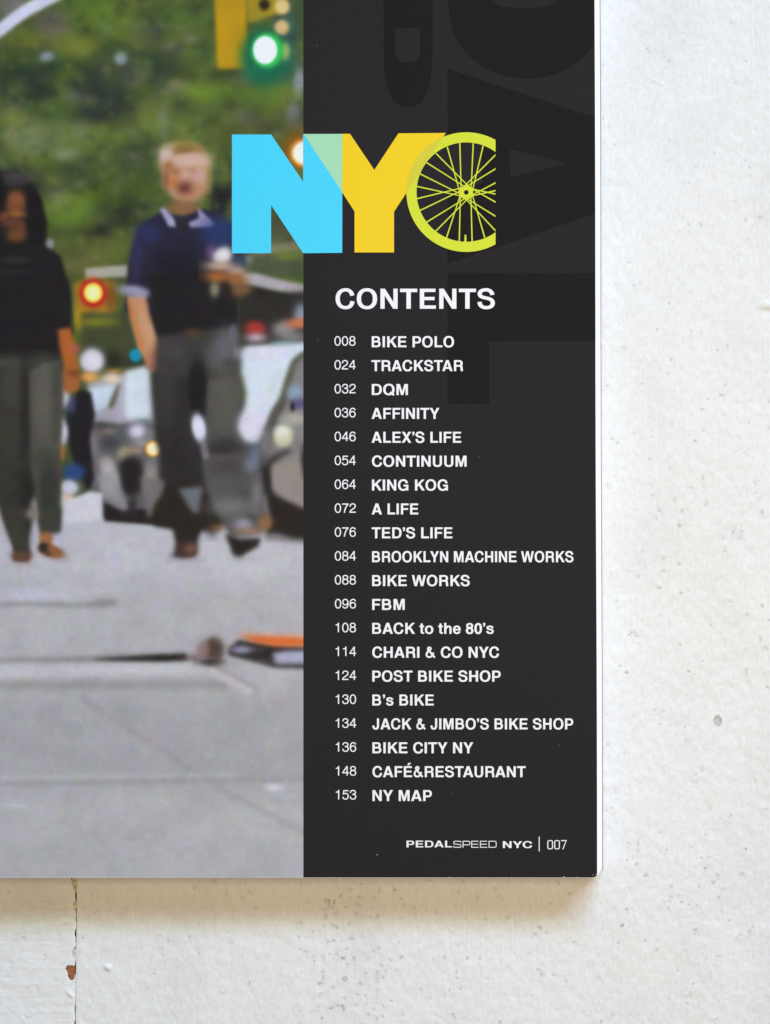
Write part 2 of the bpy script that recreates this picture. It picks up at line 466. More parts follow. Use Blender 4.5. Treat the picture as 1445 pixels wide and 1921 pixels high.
specks(1000, 1600, 3.247, [(155, 190, 3, .6), (220, 252, 3.5, .6), (103, 312, 2.5, .7), (42, 452, 4, .6), (15, 500, 5, .5), (80, 490, 3, .5), (575, 345, 4, .6), (600, 345, 2.5, .5),
    (543, 442, 3.5, .95), (690, 135, 5, .5), (840, 205, 3, .7), (838, 265, 4.5, .5), (825, 300, 4, .5), (825, 345, 3, .4), (885, 268, 2, .5), (905, 305, 2.5, .6), (950, 320, 3, .4),
    (1000, 325, 2.5, .5), (1010, 205, 2.5, .6), (1098, 185, 4, .7), (1128, 145, 3, .5, 1), (1130, 270, 3, .6), (1150, 340, 4, .6, 1), (1150, 225, 3, .35, 1), (1045, 100, 4, .5),
    (1275, 128, 4.5, .5), (1200, 413, 2.5, .6), (985, 468, 3, .8), (992, 487, 5, .5), (1340, 450, 2.5, .5), (1265, 500, 2.5, .5), (1320, 480, 3.5, .5), (685, 540, 3, .4), (760, 595, 3, .4),
    (520, 555, 4, .35, 1), (250, 547, 3, .5), (30, 712, 4, .6), (55, 745, 5, .45), (130, 740, 4, .4), (200, 780, 3, .5, 1), (200, 815, 1.5, .7), (1080, 755, 3, .5, 1), (975, 800, 3, .5),
    (935, 920, 2.5, .5), (960, 860, 3, .3, 1), (485, 988, 3, .5), (880, 720, 2.5, .4), (1055, 655, 3, .4), (1125, 630, 4, .4), (1110, 1020, 5, .4), (415, 1028, 3, .7), (630, 75, 3, .4), (575, 48, 2.5, .5)])
specks(0, 1600, 2.89, [(42, 212, 1.8, .8), (125, 460, 5, .4), (445, 465, 4, .5), (205, 740, 6, .3), (300, 690, 4, .2), (245, 555, 2, .5), (525, 320, 4, .45), (1225, 215, 5, .45, 1), (1355, 210, 5, .5),
    (1165, 155, 4, .5), (1230, 430, 2.5, .5), (1250, 490, 5, .5), (1030, 458, 2, .7), (910, 480, 3, .5, 1), (882, 520, 2.5, .6), (875, 555, 3, .4), (865, 450, 3, .4), (1355, 705, 3.5, .6),
    (1210, 765, 6, .3), (755, 810, 6, .3), (800, 740, 5, .25), (835, 660, 2, .5), (1080, 550, 2, .5), (1385, 295, 4, .4), (1280, 320, 3, .3), (725, 860, 5, .25), (940, 880, 4, .3), (150, 745, 5, .25),
    (130, 890, 5, .2), (60, 630, 2, .3), (1055, 190, 3, .5), (1310, 245, 4, .3), (690, 300, 4, .2), (430, 540, 3, .4), (740, 255, 4, .2)])
# fine random peppering, thicker towards the foot of the picture
for _ in range(520):
    x, y = rng.uniform(1125, 1445), rng.uniform(0, 1921) ** 1.0
    if rng.random() < 0.35 + 0.4 * (y > 750):
        blob(DIRT, x, y, rng.uniform(.9, 1.6), rng.uniform(.9, 2.0), rng.uniform(.06, .3), rng.uniform(0, 3))
for _ in range(520):
    x, y = rng.uniform(0, 1445), rng.uniform(1640, 1921)
    if x > 560 or rng.random() < .45:
        blob(DIRT, x, y, rng.uniform(.9, 1.6), rng.uniform(.9, 2.0), rng.uniform(.06, .32), rng.uniform(0, 3))
# short scuffs and hairs
for _ in range(150):
    if rng.random() < .55:
        x, y = rng.uniform(1130, 1445), rng.uniform(0, 1640)
    else:
        x, y = rng.uniform(0, 1445), rng.uniform(1645, 1921)
    a = rng.normal(math.pi / 2, 0.5)
    L = rng.uniform(5, 18)
    blob(HT, x, y, L, rng.uniform(1.5, 2.6), rng.choice([-.035, .04]), a, 'add')
    if rng.random() < .4:
        blob(DIRT, x, y, L * .7, 1.2, rng.uniform(.05, .14), a)
# the ring stain, the sunken knot and the lumps of paint
for k in range(22):
    a = k / 22 * 2 * math.pi
    blob(DIRT, 647.5 + 3.3 * math.cos(a), 1836 + 3.3 * math.sin(a), 1.3, 1.3, .62)
    blob(DIRT, 1346.5 + 6.0 * math.cos(a), 1353 + 8.6 * math.sin(a), 1.7, 1.7, rng.uniform(.3, .75))
for _ in range(26):
    blob(DIRT, 1346.5 + rng.normal(0, 3), 1353 + rng.normal(0, 4.5), 1.7, 1.7, rng.uniform(.25, .75))
blob(DIRT, 1346.5, 1353, 8, 10.5, .25, p=6)
blob(HT, 1346.5, 1353, 7, 9, -.22, mode='add', p=4)
blob(HT, 1349, 1350, 15, 17, .07, mode='add')
blob(HT, 1439, 573, 15, 8, .20, 0.15, 'add', 3)
blob(HT, 1443, 586, 12, 9, -.12, 0.2, 'add')
blob(HT, 203, 1815, 6.5, 5.5, .28, 0.4, 'add', 3)
blob(HT, 1235, 155, 14, 3, .09, 0.5, 'add')
blob(HT, 133, 1866, 9, 4, .2, 0.8, 'add')
blob(HT, 126, 1730, 14, 3, .10, -0.2, 'add')
for x, y, L in ((1339, 165, 28), (1383, 30, 40), (1412, 68, 46), (1320, 135, 30), (1338, 155, 26), (1402, 190, 18), (1420, 340, 60), (1422, 520, 45), (1153, 1770, 55), (1345, 1800, 60),
                (870, 1760, 90), (905, 1800, 80), (878, 1690, 60), (960, 1740, 60), (1000, 1700, 70), (1262, 1830, 60), (1350, 1650, 30), (1420, 1640, 60), (1088, 1720, 60), (1420, 90, 55)):
    blob(HT, x, y, 1.9, L * .6, .045, rng.normal(0, .03), 'add')
    blob(HT, x + 4.5, y, 2.0, L * .6, -.03, 0, 'add')
    blob(DIRT, x + 4, y, 2.2, L * .5, .035)

# chips in the paint along the joint, down to bare wood: (outline, wood tone, depth)
CHIPS = [
    ([(135.2, 1630), (144.2, 1630), (144.2, 1668), (143, 1677), (140.5, 1672), (137.6, 1662), (135.0, 1651)], (232, 205, 160)),
    ([(139.5, 1692), (143.4, 1692), (143.6, 1704), (141.5, 1709), (138.6, 1703), (138.2, 1697)], (222, 200, 158)),
    ([(141.2, 1777), (143.0, 1781), (142.8, 1797), (140.0, 1798), (137.0, 1795), (136.2, 1784)], (232, 214, 190)),
    ([(128.2, 1811.5), (132, 1812.4), (139.2, 1813), (141.2, 1817), (140.6, 1826), (139, 1830), (138.2, 1837), (133.2, 1838.4), (129.2, 1834.5), (128, 1826), (124.2, 1817.8)], (158, 92, 48)),
]


def inside(poly, X, Y):
    c = np.zeros(X.shape, bool)
    n = len(poly)
    for i in range(n):
        x0, y0 = poly[i]; x1, y1 = poly[(i + 1) % n]
        if y0 != y1:
            k = (y0 > Y) != (y1 > Y)
            c ^= k & (X < (x1 - x0) * (Y - y0) / (y1 - y0) + x0)
    return c


def sample(A, x, y):
    u = np.clip((x - GX0) / GS, 0, GW - 1.001); v = np.clip((y - GY0) / GS, 0, GH - 1.001)
    i, j = u.astype(int), v.astype(int)
    f, g = u - i, v - j
    return (A[j, i] * (1 - f) + A[j, i + 1] * f) * (1 - g) + (A[j + 1, i] * (1 - f) + A[j + 1, i + 1] * f) * g


def paint_mat(name, brush_y):
    m, n, l, b = mat(name)
    at = n.new('ShaderNodeAttribute'); at.attribute_name = 'paint'
    tc = n.new('ShaderNodeTexCoord')
    mp = n.new('ShaderNodeMapping')
    mp.inputs['Scale'].default_value = (1, .35, 1) if brush_y else (.35, 1, 1)
    l.new(tc.outputs['Object'], mp.inputs['Vector'])
    n1 = n.new('ShaderNodeTexNoise'); n1.inputs['Scale'].default_value = 1500; n1.inputs['Detail'].default_value = 4
    l.new(mp.outputs[0], n1.inputs['Vector'])
    n2 = n.new('ShaderNodeTexNoise'); n2.inputs['Scale'].default_value = 3800; n2.inputs['Detail'].default_value = 2
    l.new(tc.outputs['Object'], n2.inputs['Vector'])
    mr = n.new('ShaderNodeMapRange')
    mr.inputs['From Min'].default_value = .3; mr.inputs['From Max'].default_value = .7
    mr.inputs['To Min'].default_value = .945; mr.inputs['To Max'].default_value = 1.035
    l.new(n1.outputs['Fac'], mr.inputs['Value'])
    sc = n.new('ShaderNodeVectorMath'); sc.operation = 'SCALE'
    l.new(at.outputs['Color'], sc.inputs[0]); l.new(mr.outputs[0], sc.inputs['Scale'])
    l.new(sc.outputs[0], b.inputs['Base Color'])
    ad = n.new('ShaderNodeMath'); ad.operation = 'ADD'
    l.new(n1.outputs['Fac'], ad.inputs[0]); l.new(n2.outputs['Fac'], ad.inputs[1])
    bp = n.new('ShaderNodeBump'); bp.inputs['Strength'].default_value = 0.55; bp.inputs['Distance'].default_value = 0.00005
    l.new(ad.outputs[0], bp.inputs['Height']); l.new(bp.outputs[0], b.inputs['Normal'])
    b.inputs['Roughness'].default_value = .5
    b.inputs['Specular IOR Level'].default_value = .35
    return m


WHITE = np.array([0.80, 0.795, 0.775])
GRIME = np.array([0.11, 0.10, 0.075])


def joint(y):       # the joint runs a touch off upright
    return 144.4 - (y - 1646) * 2.5 / 275


_jy = np.arange(1560, 1960, 2.0)
_jr = np.random.default_rng(3)
_w = 0.85 + 0.35 * _jr.standard_normal(len(_jy)).clip(-1, 1.5)
for c, wd, hw in ((1672, 2.0, 10), (1683, 2.2, 8), (1706, 1.6, 6), (1725, 1.2, 4), (1751, 3.2, 7), (1786, 2.6, 9), (1815, 2.4, 10), (1893, 2.0, 6), (1919, 2.0, 4), (1765, 1.0, 4)):
    _w += wd * np.exp(-((_jy - c) / hw) ** 2)


def gap(y):
    return np.interp(y, _jy, np.clip(_w * .8, .5, 4))


def board(name, blocks, coarse, m, parent):
    V, F, Cc = [], [], []
    base = 0
    for (xs_f, ys) in blocks:
        ys = np.asarray(ys)
        X = np.stack([xs_f(y) for y in ys])
        Y = np.repeat(ys[:, None], X.shape[1], 1)
        h = sample(HT, X, Y)
        d = sample(DIRT, X, Y)
        mud = sample(MUD, X, Y)
        wm = sample(WARM, X, Y)
        edge = np.minimum(np.minimum(X - X[:, :1], X[:, -1:] - X), np.minimum(Y - ys[0], ys[-1] - Y))
        c = WHITE[None, None] * (1 - np.clip(mud, -.02, .12))[..., None]
        c = c * np.stack([1 + 0 * wm, 1 - .006 * wm, 1 - .03 * wm], -1)
        c = c * (1 - d[..., None]) + GRIME * d[..., None]
        if name == 'board' and X.min() < 0:
            for poly, tone in CHIPS:
                cx, cy = np.mean([p[0] for p in poly]), np.mean([p[1] for p in poly])
                big = [(cx + (x - cx) * 1.18, cy + (y - cy) * 1.06) for x, y in poly]
                k = inside(big, X, Y)
                h = np.where(k, -.30, h)
                c[k] = GRIME * .9
            h -= .12 * np.exp(-(X[:, -1:] - X) / 2.0)
        else:
            h -= .10 * np.exp(-np.abs(X - joint(Y)) / 2.0)
        wx, wy = (X - CX) * ST, (CY - Y) * ST
        V.append(np.stack([wx, wy, h * 1e-3], -1).reshape(-1, 3))
        Cc.append(c.reshape(-1, 3))
        R, K = X.shape
        idx = base + np.arange(R * K).reshape(R, K)
        F.append(np.stack([idx[1:, :-1], idx[1:, 1:], idx[:-1, 1:], idx[:-1, :-1]], -1).reshape(-1, 4))
        base += R * K
    for q in coarse:       # plain stretches under the magazine, outside the picture, and the boards' sides
        V.append(np.array([[(x - CX) * ST, (CY - y) * ST, z] for x, y, z in q]))
        Cc.append(np.repeat(WHITE[None], 4, 0))
        F.append(np.array([[base, base + 1, base + 2, base + 3]]))
        base += 4
    V, F, Cc = np.concatenate(V), np.concatenate(F), np.concatenate(Cc)
    me = bpy.data.meshes.new(name)
    me.vertices.add(len(V)); me.vertices.foreach_set('co', V.astype(np.float32).ravel())
    me.loops.add(F.size); me.loops.foreach_set('vertex_index', F.astype(np.int32).ravel())
    me.polygons.add(len(F)); me.polygons.foreach_set('loop_start', np.arange(0, F.size, 4, dtype=np.int32))
    me.update(calc_edges=True)
    a = me.attributes.new('paint', 'FLOAT_COLOR', 'POINT')
    a.data.foreach_set('color', np.concatenate([Cc, np.ones((len(Cc), 1))], 1).astype(np.float32).ravel())
    me.polygons.foreach_set('use_smooth', np.ones(len(F), bool))
    me.materials.append(m)
    o = bpy.data.objects.new(name, me)
    COL.objects.link(o)
    o.parent = parent
    return o


table = empty('tabletop')
table['kind'] = 'structure'
table['label'] = 'white painted wooden boards, speckled and chipped, under the magazine'


def Q(x0, y0, x1, y1, z=0.0):
    return [(x0, y1, z), (x1, y1, z), (x1, y0, z), (x0, y0, z)]


def lins(a, b):
    return np.linspace(a, b, int((b - a) / GS) + 1)


bot = lins(1602, 1936)
DEPTH = -0.018
b_right = board('board', [(lambda y: np.concatenate([joint(y) + np.array([0, .5, 1.2, 2.2]), lins(148, 1460)]), bot),
                          (lambda y: lins(1088, 1460), lins(-15, 1602))],
                [Q(144.8, -2600, 1088, 1602), Q(1088, -2600, 2600, -15), Q(1460, -15, 2600, 1936), Q(141.7, 1936, 2600, 3600),
                 [(144.8, 1602, DEPTH), (144.8, 1602, -.0001), (141.8, 1936, -.0001), (141.8, 1936, DEPTH)],
                 [(141.7, 1936, DEPTH), (141.7, 1936, 0), (141.7, 3600, 0), (141.7, 3600, DEPTH)]],
                paint_mat('white_paint_upright_brushing', True), table)
b_left = board('board', [(lambda y: np.concatenate([lins(-15, 138), 138 + (joint(y) - gap(y) - 138) * np.array([.35, .7, .88, 1.0])]), bot)],
               [Q(-2600, -2600, 143.6, 1602), Q(-2600, 1602, -15, 1936), Q(-2600, 1936, 140.7, 3600),
                [(141.5, 1936, DEPTH), (141.5, 1936, -.0004), (143.0, 1602, -.0004), (143.0, 1602, DEPTH)],
                [(140.7, 3600, DEPTH), (140.7, 3600, 0), (140.7, 1936, 0), (140.7, 1936, DEPTH)]],
               paint_mat('white_paint_level_brushing', False), table)
b_left['label'] = 'narrow left board with paint chipped off along the joint'


def wood_mat(name, c):
    m, n, l, b = mat(name)
    tc = n.new('ShaderNodeTexCoord')
    mp = n.new('ShaderNodeMapping'); mp.inputs['Scale'].default_value = (.16, 1, 1)
    l.new(tc.outputs['Object'], mp.inputs['Vector'])
    no = n.new('ShaderNodeTexNoise'); no.inputs['Scale'].default_value = 2600; no.inputs['Detail'].default_value = 3
    l.new(mp.outputs[0], no.inputs['Vector'])
    cr = n.new('ShaderNodeValToRGB')
    k = lin(c)
    cr.color_ramp.elements[0].position = .35; cr.color_ramp.elements[1].position = .68
    cr.color_ramp.elements[0].color = tuple(k * .55) + (1,)
    cr.color_ramp.elements[1].color = tuple(np.clip(k * 1.45, 0, .85)) + (1,)
    l.new(no.outputs['Fac'], cr.inputs[0]); l.new(cr.outputs[0], b.inputs['Base Color'])
    b.inputs['Roughness'].default_value = .75
    return m


for poly, tone in CHIPS:
    vs = [tt(x, y) + (-.00016,) for x, y in poly] + [tt(x, y) + (-.0005,) for x, y in poly]
    n = len(poly)
    fs = [tuple(range(n))[::-1]] + [(i, (i + 1) % n, (i + 1) % n + n, i + n) for i in range(n)]
    a = sum(vs[i][0] * vs[(i + 1) % n][1] - vs[(i + 1) % n][0] * vs[i][1] for i in range(n))
    if a > 0:
        fs = [f[::-1] for f in fs]
    o = mesh_obj('bare_wood_chip', vs, fs, wood_mat('bare_wood', tone), b_left)

under_m, _, _, ub = mat('dark_underlay')
ub.inputs['Base Color'].default_value = (.03, .026, .022, 1)
ub.inputs['Roughness'].default_value = .9
q = [tt(-2600, 3600), tt(2600, 3600), tt(2600, -2600), tt(-2600, -2600)]
mesh_obj('underlay', [(x, y, DEPTH - .002) for x, y in q], [(0, 1, 2, 3)], under_m, table)

# ------------------------------------------------------------------ the magazine
mag = empty('open_magazine')
mag['label'] = 'open magazine with a street photograph and black contents panel, lying on white painted boards'
mag['category'] = 'magazine'

XL, YT, YB = -630.0, -830.0, 1646.6      # spine side, head and foot of the page


def right_edge(y):
    return 1116.0 + 5.0 * y / 1646.0 + 0.35 * math.sin(y / 170.0)


def sheet_outline(dx, corner, dy=0.0):
    pts = [(XL, YT), (XL, YB + dy)]
    xr = right_edge(YB) + dx
    for k in range(9):
        a = math.pi / 2 * (1 - k / 8)
        pts.append((xr - corner + corner * math.cos(a), YB + dy - corner + corner * math.sin(a)))
    ys = np.linspace(YB + dy - corner - 2, YT, 120)
    pts += [(right_edge(y) + dx, y) for y in ys]
    return pts


def slab(name, dx, corner, z0, z1, m, parent, dy=0.0):
    P = sheet_outline(dx, corner, dy)
    n = len(P)
    V = [pp(x, y) + (z1,) for x, y in P] + [pp(x, y) + (z0,) for x, y in P]
    F = [tuple(range(n)), tuple(range(2 * n - 1, n - 1, -1))] + [(i + n, (i + 1) % n + n, (i + 1) % n, i) for i in range(n)]
    return V, F


paper_m, pn, pl, pb = mat('white_paper')
pb.inputs['Base Color'].default_value = (.85, .855, .855, 1)
pb.inputs['Roughness'].default_value = .6
cover_m, _, _, cb = mat('cover_card')
cb.inputs['Base Color'].default_value = (.16, .18, .23, 1)
cb.inputs['Roughness'].default_value = .5

V, F = slab('c', 16.6, 9, 0.00004, 0.00045, cover_m, mag)
mesh_obj('back_cover', V, F, cover_m, mag)
# page block: sheets fanned out towards the fore edge
V, F = [], []
NL = 40
z_top, z_bot = PAGE_H - 0.00012, 0.00047
lr = np.random.default_rng(11)
for k in range(NL):
    t = (k + .5) / NL                      # 0 top .. 1 bottom
    z1 = z_top - (z_top - z_bot) * k / NL
    z0 = z_top - (z_top - z_bot) * (k + 1) / NL + .00001
    dx = 0.5 + 14.6 * t ** 0.95 + lr.normal(0, .22)
    if k in (9, 10, 22, 31):
        dx -= 1.2
    v, f = slab('s', dx, 6 + 3 * t, z0, z1, paper_m, mag, lr.normal(0, .25) - .3)
    b = len(V)
    V += v
    F += [tuple(i + b for i in ff) for ff in f]
mesh_obj('page_block', V, F, paper_m, mag)
V, F = slab('p', 0.0, 6.5, PAGE_H - 0.00010, PAGE_H, paper_m, mag)
page = mesh_obj('contents_page', V, F, paper_m, mag)

LAY = 0.000008
Z1, Z2, Z3, Z4 = (PAGE_H + LAY * k for k in (1, 2, 3, 4))
XP = 569.3                                 # where photograph and black panel meet

# black panel (two coats of black: the ghost lettering is printed in a deeper black over it)
panel_m = ink_mat('charcoal_ink', (37, 35, 36), .62, .10, .10, True)
deep_m = ink_mat('deep_black_ink', (26, 24, 23), .62, .12, .10, True)
P = [(XP, YT + 1), (XP, YB - .45)]
for k in range(9):
    a = math.pi / 2 * (1 - k / 8)
    P.append((right_edge(YB) - .5 - 7 + 7 * math.cos(a), YB - .45 - 7 + 7 * math.sin(a)))
P += [(right_edge(y) - .5, y) for y in np.linspace(YB - 9.5, YT + 1, 90)]
panel = flat('contents_panel', [union([P])], Z1, panel_m, page)

# ghost lettering
G = []
D_out = [(841, -560), (841, 0), (843, 32), (847, 50), (851, 64), (859, 79), (869, 92), (880, 105), (893, 116), (910, 128), (929, 136.5), (949, 143), (969.5, 146.8), (985.5, 147.8), (1003, 147.3),
         (1021.7, 145), (1038, 141), (1053.8, 134.5), (1070, 126), (1086, 114.4), (1098, 103.5), (1110, 89), (1115.2, 82), (1113.6, -560)]
D_in = [(921, -480), (921, -4), (931, 7), (945, 12), (965.5, 14.5), (989.5, 15), (1017.6, 12.8), (1037.7, 6), (1046, -4), (1046, -480)]


def with_hole(out, hole):
    """outline and hole -> verts and tris"""
    out, hole = ccw(out), ccw(hole)
    vs = [Vector(p) for p in out + hole]
    no, nh = len(out), len(hole)
    r = delaunay_2d_cdt(vs, [], [list(range(no)), list(range(no, no + nh))], 0, 1e-4)
    ov, of, og = r[0], r[2], r[5]
    return [(v.x, v.y) for v in ov], [tuple(f) for f, g in zip(of, og) if list(g) == [0]]


def curve_pts(p0, p1, p2, p3, n=12):
    return [tuple(v) for v in bez(p0, p1, p2, p3, n)]


G.append(with_hole(D_out, D_in))
SD_out = [(719.8, -300)] + curve_pts((719.8, 100), (719.8, 165), (735, 202), (766, 202)) + curve_pts((766, 202), (797, 202), (811.5, 165), (811.8, 100))[1:] + [(811.8, -300)]
SD_in = [(741.5, 53)] + curve_pts((741.5, 95), (741.5, 110), (747, 116.5), (760, 116.5)) + curve_pts((770, 116.5), (783, 116.5), (788.6, 110), (788.6, 95)) + [(788.6, 53)]
G.append(with_hole(SD_out, SD_in))
A_out = [(839.8, 128.5), (1115.6, 220), (1116.4, 401.4), (839.8, 494.6), (839.8, 360), (905, 344.6), (905, 266.7), (839.8, 251)]
G.append(with_hole(A_out, [(957.4, 279.8), (1066.6, 307), (957.4, 332.4)]))
G.append(union([[(839.8, 511.6), (1117.0, 511.6), (1117.4, 639.6), (918.4, 639.6), (918.4, 757.6), (839.8, 757.6)]]))
flat('ghost_lettering', G, Z2, deep_m, page)

# street photograph: painted tone by tone as printed ink, out of focus as in print
PS = 1.5
PXL, PYT = -24.0, -24.0
NPX, NPY = int(round((XP - PXL) / PS)) + 1, int(round((YB - .4 - PYT) / PS)) + 1
gx = np.linspace(PXL, XP, NPX); gy = np.linspace(PYT, YB - .4, NPY)
IX, IY = np.meshgrid(gx, gy)
IMG = np.zeros((NPY, NPX, 3)); IMG[:] = (72, 90, 42)


def gblur(a, s):
    if s < .3:
        return a
    r = int(s * 3) + 1
    k = np.exp(-.5 * (np.arange(-r, r + 1) / s) ** 2); k /= k.sum()
    a = np.pad(a, r, mode='edge')
    a = np.apply_along_axis(lambda v: np.convolve(v, k, 'valid'), 0, a)
    return np.apply_along_axis(lambda v: np.convolve(v, k, 'valid'), 1, a)


OX, OY, KS = 0.0, 0.0, 2.4914
SOFT = .85          # how soft the picture's edges are


def at(ox, oy, k=2.4914):
    global OX, OY, KS
    OX, OY, KS = ox, oy, k


def win(x0, x1, y0, y1):
    i0, i1 = np.searchsorted(gx, (x0, x1)); j0, j1 = np.searchsorted(gy, (y0, y1))
    return slice(max(j0, 0), max(j1, 0)), slice(max(i0, 0), max(i1, 0))


def comp(sl_, mask, c, al):
    m = (mask * al)[..., None]
    IMG[sl_] = IMG[sl_] * (1 - m) + np.array(c, float) * m


def el(x, y, rx, ry, c, bl=10, al=1.0, rot=0.0):
    x, y, rx, ry, bl = x / KS + OX, y / KS + OY, rx / KS, ry / KS, bl * SOFT / KS
    R = max(rx, ry) + bl * 2.5 + 3
    s = win(x - R, x + R, y - R, y + R)
    X, Y = IX[s] - x, IY[s] - y
    if X.size == 0:
        return
    a = math.radians(rot)
    u, v = (X * math.cos(a) + Y * math.sin(a)) / rx, (-X * math.sin(a) + Y * math.cos(a)) / ry
    d = (np.sqrt(u * u + v * v) - 1) * min(rx, ry)
    comp(s, 1 / (1 + np.exp(np.clip(d / (bl * .55 + .2), -30, 30))), c, al)


def pg(pts, c, bl=10, al=1.0):
    p = [(x / KS + OX, y / KS + OY) for x, y in pts]
    bl = bl * SOFT / KS
    M = bl * 3 + 4
    xs, ys = [q[0] for q in p], [q[1] for q in p]
    s = win(min(xs) - M, max(xs) + M, min(ys) - M, max(ys) + M)
    X, Y = IX[s], IY[s]
    if X.size == 0:
        return
    m = np.zeros(X.shape)
    for ox_, oy_ in ((-.37, -.2), (.2, -.37), (.37, .2), (-.2, .37)):
        m += inside(p, X + ox_, Y + oy_)
    comp(s, gblur(m / 4, bl / PS), c, al)


def ln(pts, w, c, bl=8, al=1.0):
    ws = w if isinstance(w, (list, tuple)) else [w] * len(pts)
    P_ = np.array(pts, float)
    d = np.gradient(P_, axis=0)
    d /= np.linalg.norm(d, axis=1)[:, None] + 1e-9
    nr = np.stack([-d[:, 1], d[:, 0]], 1) * (np.array(ws)[:, None] / 2)
    pg([tuple(v) for v in np.concatenate([P_ + nr, (P_ - nr)[::-1]])], c, bl, al)


# leafy background: random soft clumps first
lr = np.random.default_rng(21)
greens = [(98, 122, 38), (84, 108, 36), (112, 128, 46), (62, 82, 38), (48, 62, 40), (70, 92, 44), (104, 112, 40), (120, 132, 62), (56, 72, 46), (90, 116, 30)]
at(0, 0)
for _ in range(420):
    x, y = lr.uniform(-60, 1450), lr.uniform(-60, 1750)
    r = lr.uniform(14, 60)
    el(x, y, r * lr.uniform(.8, 1.9), r * lr.uniform(.6, 1.1), greens[lr.integers(len(greens))], r * lr.uniform(.5, .9), lr.uniform(.3, .75), lr.uniform(-40, 40))
for a in [(250, 120, 80, 75, (112, 108, 90), 35, .8), (60, 20, 60, 45, (128, 118, 112), 22, .9), (450, 80, 120, 60, (102, 130, 34), 35, .8), (560, 150, 80, 50, (98, 126, 34), 30, .7),
          (350, 210, 90, 50, (118, 126, 36), 30, .8), (120, 180, 100, 40, (112, 116, 40), 25, .8), (300, 420, 50, 100, (96, 122, 40), 30, .7), (90, 400, 100, 95, (48, 62, 42), 35, .85),
          (460, 440, 135, 130, (52, 64, 46), 45, .9), (720, 300, 110, 65, (58, 76, 44), 35, .8), (690, 150, 70, 40, (74, 82, 62), 25, .8), (620, 330, 100, 55, (60, 70, 50), 30, .7),
          (480, 550, 100, 40, (50, 60, 44), 30, .7), (880, 100, 100, 60, (88, 110, 42), 30, .6), (950, 240, 50, 60, (60, 84, 44), 25, .6),
          (220, 265, 32, 22, (136, 150, 140), 12, .9), (565, 272, 28, 28, (138, 152, 150), 14, .9), (830, 395, 40, 28, (126, 124, 84), 14, .8), (800, 220, 40, 25, (112, 110, 86), 16, .7),
          (890, 180, 30, 20, (112, 116, 84), 14, .7), (760, 560, 26, 42, (112, 126, 104), 14, .8), (770, 610, 22, 30, (104, 118, 100), 14, .6),
          (945, 425, 85, 42, (116, 142, 42), 22, .9), (1100, 460, 150, 70, (88, 118, 36), 35, .7), (1250, 440, 110, 55, (98, 122, 44), 30, .7), (870, 600, 60, 45, (98, 118, 36), 25, .8),
          (620, 590, 110, 32, (120, 134, 48), 22, .85), (470, 640, 150, 55, (102, 122, 46), 30, .8), (250, 640, 190, 80, (106, 126, 62), 35, .7), (130, 640, 110, 60, (118, 132, 78), 30, .8),
          (320, 725, 60, 25, (146, 154, 118), 16, .7), (420, 740, 100, 45, (92, 116, 46), 25, .7), (640, 720, 70, 50, (58, 72, 40), 25, .9), (500, 900, 150, 70, (82, 106, 30), 35, .8),
          (370, 840, 70, 45, (56, 72, 40), 25, .8), (340, 985, 105, 75, (104, 132, 40), 28, .9), (560, 1020, 100, 65, (50, 60, 36), 32, .95), (470, 1090, 80, 35, (46, 52, 34), 24, .9),
          (430, 1150, 150, 50, (98, 106, 42), 25, .8), (400, 1230, 140, 45, (104, 104, 52), 25, .8), (1340, 190, 45, 150, (60, 104, 92), 25, .8), (1400, 380, 24, 60, (136, 148, 146), 14, .9),
          (1375, 545, 36, 55, (124, 130, 120), 18, .85), (1230, 575, 150, 45, (82, 86, 46), 28, .7), (1050, 620, 60, 40, (74, 86, 38), 25, .7), (1040, 900, 50, 50, (40, 44, 38), 18, .95),
          (1020, 980, 40, 60, (42, 44, 38), 18, .9), (1340, 1040, 80, 60, (60, 66, 42), 22, .9), (1320, 1090, 60, 40, (98, 102, 52), 18, .8), (1050, 750, 50, 100, (92, 112, 44), 25, .7),
          (1300, 1230, 120, 40, (84, 90, 50), 22, .8)]:
    el(*a)
ln([(1180, 1190), (1300, 1160), (1430, 1130)], 36, (124, 118, 98), 12, .9)
for _ in range(800):      # finer leaf mottling
    x, y = lr.uniform(-60, 1450), lr.uniform(-60, 1250)
    r = lr.uniform(7, 18)
    el(x, y, r * lr.uniform(.8, 1.6), r, [(120, 138, 60), (50, 62, 40), (100, 120, 40), (132, 140, 84), (66, 80, 50)][lr.integers(5)], r * .75, lr.uniform(.08, .26), lr.uniform(-60, 60))
for _ in range(300):
    x, y = lr.uniform(-60, 1450), lr.uniform(-60, 1250)
    r = lr.uniform(18, 42)
    el(x, y, r * lr.uniform(.8, 1.7), r * .8, [(112, 138, 52), (42, 52, 38), (92, 116, 40), (40, 50, 40), (122, 128, 96)][lr.integers(5)], r * .6, lr.uniform(.10, .34), lr.uniform(-50, 50))
IMG[:] = IMG * .88 + .12 * IMG.mean(-1, keepdims=True) * np.array([1.0, 1.02, .98])
IMG[:] = np.clip((IMG - np.array([80., 96., 50.])) * 1.22 + np.array([76., 91., 49.]), 22, 255)
ln([(-80, 190), (0, 140), (60, 92), (120, 50), (190, 12), (290, -40)], 60, (206, 208, 222), 9)
ln([(-60, 120), (30, 58), (100, 12)], 22, (112, 118, 112), 12, .6)
